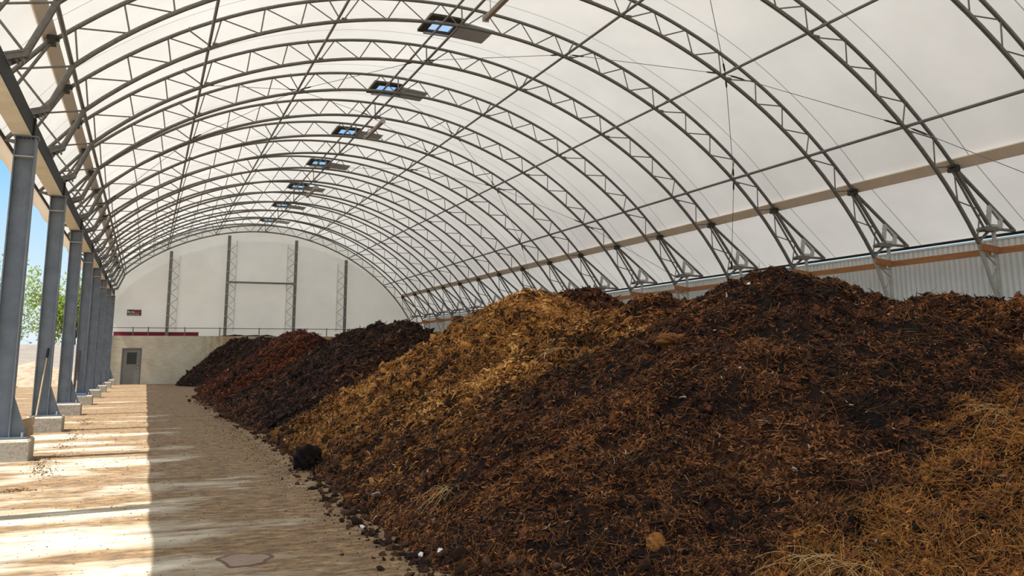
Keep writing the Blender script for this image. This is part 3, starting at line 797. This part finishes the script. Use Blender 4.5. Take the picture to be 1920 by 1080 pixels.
def tint(hp, x, y, u):
    """colour of the matter itself: streaks of darker and paler manure and straw"""
    sd = HEAPS.index(hp) * 31 + 400
    v = (.44 if hp['c'] in ('gold', 'amber') else .36) + .34 * fbm(x, y, .8, sd, 3) + .30 * fbm(x, y, 3.1, sd + 5, 2) + (u - .5) * 1.05
    out = band(hp['c'], v)
    zz = raw(hp, x, y); n1 = fbm(x, y, .7, 91, 3); n2 = fbm(x, y, 1.3, 77, 3)
    if hp['k'] == 'main':           # dark top, redder lower face
        w = sstep((1.7 - zz + .6 * n1) * .8); out = out * (1 - w * .8) + band('mix', v) * w * .8
        w = sstep((x * .75 - y * .45 - 1.0 + .6 * n2) * 1.3); out = out * (1 - w * .75) + band('dark', v - .06) * w * .75
    if hp['k'] in ('main', 'saddle', 'gold'):   # straw spilling over from the golden heap
        w = sstep((y - 9.2 + .9 * n2) / 1.6) * sstep((8.3 - x + .9 * n1) / 1.4)
        w = w * (.30 + .70 * sstep((zz - .15 + .35 * n2) / .7)) * (.70 + .30 * sstep((x + y * .35 - 6.2) / 2.0))
        if hp['k'] == 'gold': w = np.maximum(w, .75); out = band('mix', v)
        out = out * (1 - w) + band('gold', v - .05) * w
    if hp['k'] == 'far':            # browner streak down its face
        w = sstep((fbm(x, y, .35, 63, 2) - .05) * 3); out = out * (1 - w * .6) + band('dark', v) * w * .6
    return out
def others(hp, x, y):
    m = np.full(np.shape(x), -9.0)
    for q in HEAPS:
        if q is not hp: m = np.maximum(m, raw(q, x, y))
    return m
def project(P):
    r_ = P - CAM; d = r_ @ FW
    return 960 + FPX * (r_ @ RT) / d, PY - FPX * (r_ @ UP) / d, d

def lumps(x, y, z, s, col):
    n2 = len(x)
    sph = np.array([(0, 0, 1)] + [(math.sin(t) * math.cos(a), math.sin(t) * math.sin(a), math.cos(t)) for t in (.9, 1.75) for a in np.arange(6) * math.pi / 3] + [(0, 0, -1)])
    R_ = np.linalg.qr(rng.normal(size=(n2, 3, 3)))[0]
    d = sph[None] * rng.uniform(.45, 1.4, (n2, len(sph), 1)) * np.array([1.45, 1, .65])[None, None]
    V_ = np.einsum('nij,nkj->nki', R_, d) * s[:, None, None] + np.stack([x, y, z], 1)[:, None]
    fq = []
    for k in range(3): a, b_, c_ = 1 + 2 * k, 1 + (2 * k + 1) % 6, 1 + (2 * k + 2) % 6; fq += [(0, a, b_, c_), (13, c_ + 6, b_ + 6, a + 6)]
    for k in range(6): k2 = (k + 1) % 6; fq.append((1 + k, 7 + k, 7 + k2, 1 + k2))
    Q = (np.arange(n2)[:, None, None] * 14 + np.array(fq)[None]).reshape(-1, 4)
    return V_.reshape(-1, 3), Q, np.repeat(col, 14, 0)

def strands(hp, parent, count):
    ax, ay = np.minimum(hp['a'], hp['b']) - hp['R'] * 1.05; bx, by = np.maximum(hp['a'], hp['b']) + hp['R'] * 1.05
    got = []; tot = 0
    for _ in range(60):
        x = rng.uniform(ax, bx, 60000); y = rng.uniform(ay, by, 60000)
        z = height(hp, x, y); ok = (z > -.01) & (z > others(hp, x, y) - .08) & (x < 17.8) & (y < 58.3)
        x, y, z = x[ok], y[ok], z[ok]
        e = .06
        gx = (raw(hp, x + e, y) - raw(hp, x - e, y)) / (2 * e); gy = (raw(hp, x, y + e) - raw(hp, x, y - e)) / (2 * e)
        nrm = np.stack([-gx, -gy, np.ones_like(gx)], 1); nrm /= np.linalg.norm(nrm, axis=1)[:, None]
        P = np.stack([x, y, z], 1)
        px, py, d = project(P)
        vd = CAM - P; dist = np.linalg.norm(vd, axis=1); vd /= dist[:, None]
        face = (vd * nrm).sum(1)
        ok = (d > 1) & (px > -150) & (px < 2700) & (py > 200) & (py < 1600) & (face > -.05)
        wgt = np.clip((6.5 / np.maximum(dist, 4)) ** 1.7, 0, 1) * np.clip(.35 + face, .2, 1)
        clump = np.clip(.66 + 1.3 * fbm(x, y, 8.0, HEAPS.index(hp) * 7 + 301, 2), .16, 1)
        wgt *= np.where((px > 2000) | (py > 1160), .40, 1)          # thinner where the photograph does not look
        ok &= rng.uniform(0, 1, len(x)) < wgt * clump
        got.append((P[ok], nrm[ok], dist[ok])); tot += ok.sum()
        if tot >= count: break
    P = np.concatenate([g[0] for g in got])[:count]; N = np.concatenate([g[1] for g in got])[:count]; D = np.concatenate([g[2] for g in got])[:count]
    n_ = len(P)
    # random tangent
    rv = rng.normal(size=(n_, 3)); T = np.cross(N, rv); T /= np.linalg.norm(T, axis=1)[:, None]
    lift = rng.normal(0, .36, n_)[:, None]; T = T + N * lift; T /= np.linalg.norm(T, axis=1)[:, None]
    B = np.cross(T, N); B /= np.linalg.norm(B, axis=1)[:, None]; U_ = np.cross(B, T)
    sc = np.clip(D / 9.0, .75, 3.2)
    long_ = rng.uniform(0, 1, n_) < (.16 if hp['c'] in ('gold', 'amber') else .05)
    L = np.where(long_, rng.uniform(.16, .38, n_), rng.lognormal(-2.75, .38, n_)) * np.where(long_, 1, sc)
    W = np.where(long_, rng.uniform(.0022, .004, n_), rng.uniform(.0045, .0115, n_)) * sc
    bend = rng.normal(0, .45, n_); bend2 = rng.normal(0, .30, n_)
    rings = []
    for s in (-1, -.33, .33, 1):
        c = P + N * .004 + T * (L / 2 * s)[:, None] + B * (L * bend * (s * s - .4) * .5)[:, None] + U_ * (L * bend2 * (s * s - .4) * .5)[:, None]
        w_ = W * (1.0 if abs(s) < .5 else .45)
        for a in (0, 2.094, 4.189):
            rings.append(c + B * (w_ * math.cos(a))[:, None] + U_ * (w_ * math.sin(a) * .8)[:, None])
    V_ = np.stack(rings, 1).reshape(-1, 3)
    base = (np.arange(n_) * 12)[:, None]
    q = []
    for r_ in range(3):
        for k in range(3):
            k2 = (k + 1) % 3
            q.append(np.concatenate([base + r_ * 3 + k, base + r_ * 3 + k2, base + r_ * 3 + 3 + k2, base + r_ * 3 + 3 + k], 1))
    Q = np.stack(q, 1).reshape(-1, 4)
    u = rng.uniform(0, 1, n_)
    col = tint(hp, P[:, 0], P[:, 1], np.clip(u * 1.02 + .04, 0, 1.1))
    col = np.where(long_[:, None], col * .5 + np.array([[.52, .255, .072]]) * .5 * (1 if hp['c'] in ('gold', 'amber', 'mix') else .6), col)
    pale = rng.uniform(0, 1, n_) < .004
    col = np.where(pale[:, None], np.array([[.50, .42, .32]]), col)
    col = col * rng.uniform(.75, 1.3, n_)[:, None]
    m_ = n_ // 7; ix = rng.integers(0, n_, m_)
    sz = np.minimum(rng.lognormal(-4.1, .45, m_), .05) * np.clip(D[ix] / 9, .8, 2.6)
    lc = tint(hp, P[ix, 0], P[ix, 1], rng.uniform(0, .85, m_)) * rng.uniform(.55, 1.2, (m_, 1))
    V2, Q2, C2 = lumps(P[ix, 0], P[ix, 1], P[ix, 2] + sz * .2, sz, lc)
    lo_ = fast_mesh('crumbs', V2, Q2, M['manure'], C2, parent); lo_['kind'] = 'stuff'
    o = fast_mesh('strands', V_, Q, M['strand'], np.repeat(col, 12, axis=0), parent, True)
    o['kind'] = 'stuff'
    return P, N, D

SURF = {}
for hp in HEAPS:
    c = hp['cell']; R_ = hp['R'] * 1.12
    ax, ay = np.minimum(hp['a'], hp['b']) - R_; bx, by = np.maximum(hp['a'], hp['b']) + R_
    bx = min(bx, 17.9); by = min(by, 58.45)
    xs = np.arange(ax, bx, c); yv = np.arange(ay, by, c)
    X, Y = np.meshgrid(xs, yv); x, y = X.ravel(), Y.ravel()
    z = height(hp, x, y); ot = others(hp, x, y)
    keep = (z > -.05) & (z > ot - .30)
    kg = keep.reshape(X.shape); qm = kg[:-1, :-1] & kg[1:, :-1] & kg[:-1, 1:] & kg[1:, 1:]
    # keep only the one connected body of the heap
    lab = np.zeros(qm.shape, bool); st_ = np.argwhere(qm); cxy = ((hp['a'][0] + hp['b'][0]) / 2 - ax) / c, ((hp['a'][1] + hp['b'][1]) / 2 - ay) / c
    lab[tuple(st_[np.argmin((st_[:, 1] - cxy[0]) ** 2 + (st_[:, 0] - cxy[1]) ** 2)])] = True; cnt = 0
    while lab.sum() != cnt:
        cnt = lab.sum()
        for _ in range(25):
            g = lab.copy(); g[1:] |= lab[:-1]; g[:-1] |= lab[1:]; g[:, 1:] |= lab[:, :-1]; g[:, :-1] |= lab[:, 1:]; lab = g & qm
    qm = lab
    nx = len(xs); jj, ii = np.nonzero(qm)
    Q = np.stack([jj * nx + ii, jj * nx + ii + 1, (jj + 1) * nx + ii + 1, (jj + 1) * nx + ii], 1)
    used = np.unique(Q); remap = np.full(len(x), -1); remap[used] = np.arange(len(used))
    zz = np.maximum(z, -.02)
    # sideways jitter breaks the grid into crumbs
    jx = .35 * c * (hash2(np.round(x / c), np.round(y / c), 9) - .5); jy = .35 * c * (hash2(np.round(x / c), np.round(y / c), 19) - .5)
    V_ = np.stack([x + jx, y + jy, zz], 1)[used]
    u = hash2(np.round(x / c), np.round(y / c), 29)[used]
    col = tint(hp, x[used], y[used], u * .6 + .0) * .42  # darkened under the strands: shade of the gaps painted into the surface
    org = np.array([(hp['a'][0] + hp['b'][0]) / 2, (hp['a'][1] + hp['b'][1]) / 2, 0])
    root = empty('manure_heap', tuple(org))
    tag(root, hp['label'], 'heap', 'manure heaps')
    s_ = fast_mesh('heap_surface', V_ - org, remap[Q], M['manure'], col, root, False)
    st = strands(hp, root, hp['n'])
    root.children[-1].location = tuple(-org)
    for ch in root.children:
        if ch.name.startswith(('strands', 'crumbs')): ch.location = tuple(-org)

def top(X, Y):
    t = np.zeros(np.shape(X))
    for q in HEAPS: t = np.maximum(t, height(q, X, Y))
    return t
STEPS = np.arange(3, 60, .02)
def at_pixel(u, v):
    """first hit of the view ray with the heaps or the floor"""
    d = FW + RT * (u - 960) / FPX - UP * (v - PY) / FPX
    P = CAM + d * STEPS[:, None]
    hit = np.nonzero(P[:, 2] <= top(P[:, 0], P[:, 1]))[0]
    return P[hit[0]] if len(hit) else P[-1]

# ------------------------------------------------------------------ single clods, scraps and tufts
def blob(name, loc, size, mat, col, seed, sub=14, rough=.35, squash=.75):
    rg = np.random.default_rng(seed); V_, Q = [], []
    ph = rg.uniform(0, 6.28, 12); n1 = sub; n2 = sub * 2
    for i in range(n1 + 1):
        t = math.pi * i / n1
        for j in range(n2):
            a = 2 * math.pi * j / n2
            d = np.array([math.sin(t) * math.cos(a), math.sin(t) * math.sin(a), math.cos(t)])
            r_ = 1 + rough * (.40 * math.sin(3 * d[0] + ph[0]) * math.cos(3.5 * d[1] + ph[1]) + .3 * math.sin(6 * d[1] + ph[2] + 2 * d[2]) + .25 * math.sin(9 * d[0] + 8 * d[2] + ph[3])) + rg.normal(0, rough * .10) * (0 < i < n1)
            V_.append(d * r_ * np.array(size) * np.array([1, 1, squash]))
    for i in range(n1):
        for j in range(n2): Q.append((i * n2 + j, (i + 1) * n2 + j, (i + 1) * n2 + (j + 1) % n2, i * n2 + (j + 1) % n2))
    o = fast_mesh(name, np.array(V_), np.array(Q), mat, np.tile([col], (len(V_), 1)) * np.random.default_rng(seed + 1).uniform(.7, 1.3, (len(V_), 1)), None, False)
    o.location = loc
    return o
p = at_pixel(580, 882)
o = blob('manure_clod', (p[0], p[1] + .15, .15), (.20, .20, .26), M['manure'], (.014, .008, .006), 5, 30, .38)
tag(o, 'big black clod standing at the foot of the golden heap', 'clod')
p = at_pixel(1229, 1028)
tag(blob('manure_clod', tuple(p + np.array([0, 0, .03])), (.075, .06, .075), M['manure'], (.36, .15, .04), 8, 24, .25, 1), 'round orange brown clod low on the main dark heap', 'clod')
p = at_pixel(1262, 642)
tag(blob('manure_clod', tuple(p + np.array([0, 0, .02])), (.20, .17, .10), M['manure'], (.24, .10, .03), 9, 26, .5), 'orange tuft sticking out high on the main dark heap', 'clod')
spots = [(575, 903), (586, 918), (597, 914), (612, 925), (622, 938), (628, 931), (642, 948), (655, 955), (663, 963), (672, 978), (681, 986), (688, 1002), (700, 1006), (712, 1015), (725, 1022), (742, 1030), (756, 1042), (772, 1048), (790, 1058), (812, 1062), (836, 1050), (560, 878), (548, 866), (470, 812), (452, 800), (440, 790), (520, 842), (497, 828)]
for i, (u, v) in enumerate(spots):
    p = at_pixel(u, v); s = .018 + .030 * ((i * 37) % 10) / 10
    o = blob('small_clod', (p[0], p[1], max(p[2], 0) + s * .25), (s * 1.4, s, s), M['manure'], (.022, .013, .009), 40 + i, 8, .35, .7)
    tag(o, 'small dark clod fallen at the foot of the heaps beside the aisle', 'clod', 'small clods along the foot of the heaps')
for i, (u, v, sz, lab) in enumerate([(738, 877, .035, 'white scrap low on the golden heap, left of the straw tuft'), (705, 934, .075, 'grey white torn scrap at the foot of the heap, above the aisle edge'), (787, 1047, .045, 'white scrap at the foot of the main heap near the bottom edge'), (826, 1038, .035, 'small white scrap beside the bottom edge of the main heap'),
                                    (1489, 884, .03, 'pale scrap in the middle of the main dark heap'), (484, 703, .09, 'white scrap on the reddish heap'), (427, 694, .07, 'tiny white scrap on the far reddish heap, left of the other'), (1402, 535, .05, 'grey scrap near the top of the main heap'),
                                    (680, 990, .03, 'round grey pebble-like scrap at the foot of the main heap'), (1640, 1020, .03, 'small pale flake between the main and the front heap')]):
    p = at_pixel(u, v); rg = np.random.default_rng(100 + i)
    b = MB(); n_ = 7; a0 = rg.uniform(0, 6)
    ring = [np.array([math.cos(a0 + j * 2 * math.pi / n_), math.sin(a0 + j * 2 * math.pi / n_), 0]) * sz * rg.uniform(.6, 1.1) + np.array([0, 0, rg.uniform(-.2, .3) * sz]) for j in range(n_)]
    vv = [(0, 0, sz * .35)] + ring + [(0, 0, sz * .25)] + [r_ - np.array([0, 0, .006]) for r_ in ring]
    ff = [(0, 1 + j, 1 + (j + 1) % n_) for j in range(n_)] + [(n_ + 1, n_ + 2 + (j + 1) % n_, n_ + 2 + j) for j in range(n_)] + [(1 + j, n_ + 2 + j, n_ + 2 + (j + 1) % n_, 1 + (j + 1) % n_) for j in range(n_)]
    b.add(vv, ff); o = b.build('scrap', M['white'])
    o.location = (p[0], p[1], p[2] + .015); o.rotation_euler = (.5, -.6, rg.uniform(0, 6))
    tag(o, lab, 'scrap', 'pale scraps in the manure')
# straw tufts
def tuft(u, v, n_, L, colr, seed, lab, spread=.12, droop=.6):
    p = at_pixel(u, v); rg = np.random.default_rng(seed); b = MB()
    for i in range(n_):
        s = np.array([rg.normal(0, spread), rg.normal(0, spread), rg.uniform(-.01, .04)])
        d = np.array([rg.normal(-.35, .6), rg.normal(-.2, .5), rg.uniform(-.1, .45)]); d /= np.linalg.norm(d); l = L * rg.uniform(.5, 1.1)
        pts = [s + d * l * t + np.array([-.3, -.1, -1]) * droop * l * t * t for t in np.linspace(0, 1, 6)]
        b.tube(pts, .0015, 4)
    o = b.build('straw_tuft', colr, None, True); o.location = tuple(p); tag(o, lab, 'straw')
M['straw'] = simple('dry_straw', (.46, .30, .11), (.66, .48, .22), 9, .8)
tuft(846, 918, 22, .30, M['straw'], 1, 'pale tuft of long straw hanging on the lower face of the golden heap', .07, .8)
tuft(1055, 655, 30, .35, M['straw'], 2, 'bright straw tuft on the right flank of the golden heap', .12)
tuft(898, 600, 34, .42, M['straw'], 3, 'bright straw tuft on the crest of the golden heap', .15)
tuft(1575, 1055, 46, .38, M['straw'], 4, 'pale straw tuft at the lower left edge of the front amber heap', .15, .5)
tuft(1890, 775, 26, .35, M['straw'], 6, 'pale straw tuft near the top of the front amber heap', .15, .5)

def litter(name, x, y, s, col, lab, cat):
    V_, Q, C_ = lumps(x, y, np.maximum(top(x, y), 0) + s * .3, s, col)
    tag(fast_mesh(name, V_, Q, M['manure'], C_), lab, cat, None, 'stuff')
n_ = 2600
y = 5.5 + 34 * rng.uniform(0, 1, n_) ** 1.7
x = np.interp(y, FOOT_Y, FOOT_X) + rng.normal(.10, .17, n_)
s_ = rng.lognormal(-4.15, .55, n_) * np.clip(y / 11, .8, 1.8)
litter('clod_litter', x, y, np.minimum(s_, .07), np.array([.045, .021, .011]) * rng.uniform(.5, 3.2, (n_, 1)), 'dark crumbly clods strewn along the foot of the heaps', 'clods')
n_ = 2200
y = 12.5 + 14 * rng.uniform(0, 1, n_) ** 1.5
x = -1.32 + .10 * np.sin(y * 1.9) + rng.normal(0, .10, n_)
keep = (np.sin(y * 1.3) + np.sin(y * 3.1 + 1)) > -.5
x, y = x[keep], y[keep]; n_ = len(x)
litter('dirt_trail', x, y, np.minimum(rng.lognormal(-5.3, .5, n_), .014), np.array([.10, .052, .022]) * rng.uniform(.5, 2.2, (n_, 1)), 'trail of dark dirt crumbs beside the column footings', 'dirt')
def patch(name, k, z, mat):
    aa = np.linspace(0, 2 * math.pi, 40, endpoint=False)
    rr = k * (1 + .10 * np.sin(3 * aa + 1) + .07 * np.sin(5 * aa) + .04 * np.sin(9 * aa + 2))
    b = MB(); b.prism([(.21 * r_ * math.cos(a), .25 * r_ * math.sin(a)) for a, r_ in zip(aa, rr)], 'z', .0005, z)
    return b.build(name, mat)
pr = patch('puddle_stain', 1.0, .002, simple('dark_wet_rim', (.05, .025, .014), (.09, .045, .025), 20, .6)); pr.location = (.84, 7.62, 0)
pi_ = patch('damp_middle', .84, .003, simple('damp_pinkish_concrete', (.20, .135, .09), (.28, .195, .135), 6, .6)); pi_.parent = pr
tag(pr, 'damp round stain with a dark rim on the aisle near the bottom edge', 'stain')

# loose crumbs on the aisle
def crumbs():
    n_ = 5200
    x = np.concatenate([2.05 - np.abs(rng.normal(0, .28, n_ // 2)), rng.uniform(-1.4, 2.1, n_ - n_ // 2)]); y = 5 + 30 * rng.uniform(0, 1, n_) ** 1.6
    ok = top(x, y) < .02; x, y = x[ok], y[ok]; n2 = len(x)
    s = rng.uniform(.0015, .0055, n2) * np.clip(y / 9, .8, 1.8); ang_ = rng.uniform(0, 6.28, n2)
    base = np.array([(-1, -1, 0), (1, -1, 0), (1, 1, 0), (-1, 1, 0), (-.6, -.6, .8), (.6, -.6, .8), (.6, .6, .8), (-.6, .6, .8)])
    ca, sa = np.cos(ang_), np.sin(ang_)
    bx = base[None, :, 0] * rng.uniform(.8, 2.4, n2)[:, None]; byy = np.repeat(base[None, :, 1], n2, 0)
    V_ = np.stack([x[:, None] + s[:, None] * (ca[:, None] * bx - sa[:, None] * byy), y[:, None] + s[:, None] * (sa[:, None] * bx + ca[:, None] * byy), s[:, None] * base[None, :, 2] + .001], 2).reshape(-1, 3)
    fq = np.array([(4, 5, 6, 7), (0, 1, 5, 4), (1, 2, 6, 5), (2, 3, 7, 6), (3, 0, 4, 7)])
    Q = (np.arange(n2)[:, None, None] * 8 + fq[None]).reshape(-1, 4)
    col = np.array([.05, .028, .016]) * rng.uniform(.5, 2.5, (n2, 1)); col = np.where(rng.uniform(0, 1, (n2, 1)) < .25, np.array([[.35, .2, .09]]), col)
    o = fast_mesh('manure_crumbs', V_, Q, M['strand'], np.repeat(col, 8, 0))
    tag(o, 'loose brown crumbs scattered over the concrete aisle', 'crumbs', None, 'stuff')
crumbs()

# ------------------------------------------------------------------ sand heap and trees in the yard
xs = np.linspace(-11, -3.0, 90); yv = np.linspace(55.5, 63.5, 70); X, Y = np.meshgrid(xs, yv); x, y = X.ravel(), Y.ravel()
z = 1.42 - .50 * np.hypot((x + 6.2) * .62, (y - 59.5) * 1.0) + .10 * fbm(x, y, .9, 3, 3) + .06 * fbm(x, y, 4, 8, 2)
Q = np.array([(j * 90 + i, j * 90 + i + 1, (j + 1) * 90 + i + 1, (j + 1) * 90 + i) for j in range(69) for i in range(89) if z[j * 90 + i] > -.05])
o = fast_mesh('sand_heap', np.stack([x, y, np.maximum(z, -.03)], 1) - np.array([-6.2, 59.5, 0]), Q, M['sand'], None, None, True); o.location = (-6.2, 59.5, 0)
tag(o, 'pale sand and rubble heap in the sunny yard behind the columns', 'heap')

def tree(loc, hgt, rad, seed, lm, lab, nleaf=5200, dens=1.0):
    rg = np.random.default_rng(seed); r = empty('tree', loc)
    b = MB(); tips = []
    b.tube([(0, 0, 0), (.1, 0, hgt * .2), (.0, .1, hgt * .42)], [.28, .22, .16], 8)
    for i in range(9):
        a = rg.uniform(0, 6.28); z0 = hgt * rg.uniform(.22, .42); e = np.array([math.cos(a) * rad * rg.uniform(.5, .95), math.sin(a) * rad * rg.uniform(.5, .95), hgt * rg.uniform(.5, .95)])
        p0 = np.array([0, 0, z0]); mid = (p0 + e) / 2 + np.array([0, 0, .4])
        b.tube([p0, mid, e], [.10, .06, .02], 6)
        for q in (.45, .7, 1.0):
            c = (1 - q) ** 2 * p0 + 2 * q * (1 - q) * mid + q * q * e; tips.append(c)
            for _ in range(2):
                e2 = c + rg.normal(0, rad * .22, 3); b.tube([c, e2], [.03, .01], 5); tips.append(e2)
    b.build('trunk', M['bark'], r, True)
    tips = np.array(tips); c = tips[rg.integers(0, len(tips), nleaf)] + rg.normal(0, rad * .13, (nleaf, 3))
    s = rg.uniform(.08, .16, nleaf)
    t1 = rg.normal(size=(nleaf, 3)); t1 /= np.linalg.norm(t1, axis=1)[:, None]; t2 = np.cross(t1, rg.normal(size=(nleaf, 3))); t2 /= np.linalg.norm(t2, axis=1)[:, None]
    V_ = np.stack([c - t1 * s[:, None], c + t2 * s[:, None] * .5, c + t1 * s[:, None], c - t2 * s[:, None] * .5], 1).reshape(-1, 3)
    fast_mesh('foliage', V_, np.arange(nleaf * 4).reshape(-1, 4), lm, None, r)
    tag(r, lab, 'tree', 'trees beyond the yard wall')
tree((-5.2, 74, 0), 8.2, 3.2, 2, M['leaf'], 'yellow green tree beyond the yard wall, seen right of the second column', 9000)
tree((-11.0, 78, 0), 8.6, 4.0, 11, M['leaf_pale'], 'loose pale tree beyond the yard wall, seen between the first two columns', 5600)
tree((-2.6, 80, 0), 7.5, 2.8, 5, M['leaf'], 'small tree beyond the yard wall, behind the farther columns', 5000)
tree((-19.0, 84, 0), 7.5, 4.0, 7, M['leaf_pale'], 'tree beyond the yard wall, behind the nearest column', 4500)

# ------------------------------------------------------------------ light
sun = bpy.data.lights.new('sun', 'SUN'); so = link(bpy.data.objects.new('sun', sun))
el = math.radians(61)
so.rotation_euler = Vector((math.cos(el), .05, -math.sin(el))).to_track_quat('-Z', 'Y').to_euler()
sun.energy = 8.2; sun.angle = math.radians(.35); sun.color = (1, .95, .87)
w = bpy.data.worlds.new('sky'); scene.world = w; w.use_nodes = True
nt = w.node_tree; bg = nt.nodes['Background']
tc = nt.nodes.new('ShaderNodeTexCoord'); sp = nt.nodes.new('ShaderNodeSeparateXYZ'); nt.links.new(tc.outputs['Generated'], sp.inputs[0])
rp = ramp(nt, [(0.0, (.84, .92, .97)), (.08, (.70, .89, 1.0)), (.20, (.30, .66, 1.0)), (.34, (.36, .62, .98)), (.52, (1.15, 1.17, 1.2))])  # white upper sky is added as unseen fill for the right roof slope
nt.links.new(sp.outputs['Z'], rp.inputs['Fac']); nt.links.new(rp.outputs['Color'], bg.inputs['Color'])
bg.inputs['Strength'].default_value = 1.0

scene.view_settings.view_transform = 'Standard'
scene.view_settings.look = 'None'
scene.view_settings.gamma = 1.0
scene.view_settings.use_curve_mapping = False
scene.view_settings.exposure = 0.0
scene.cycles.use_denoising = True
scene.cycles.max_bounces = 10
scene.cycles.diffuse_bounces = 6
scene.cycles.transmission_bounces = 6
scene.cycles.sample_clamp_indirect = 6.0
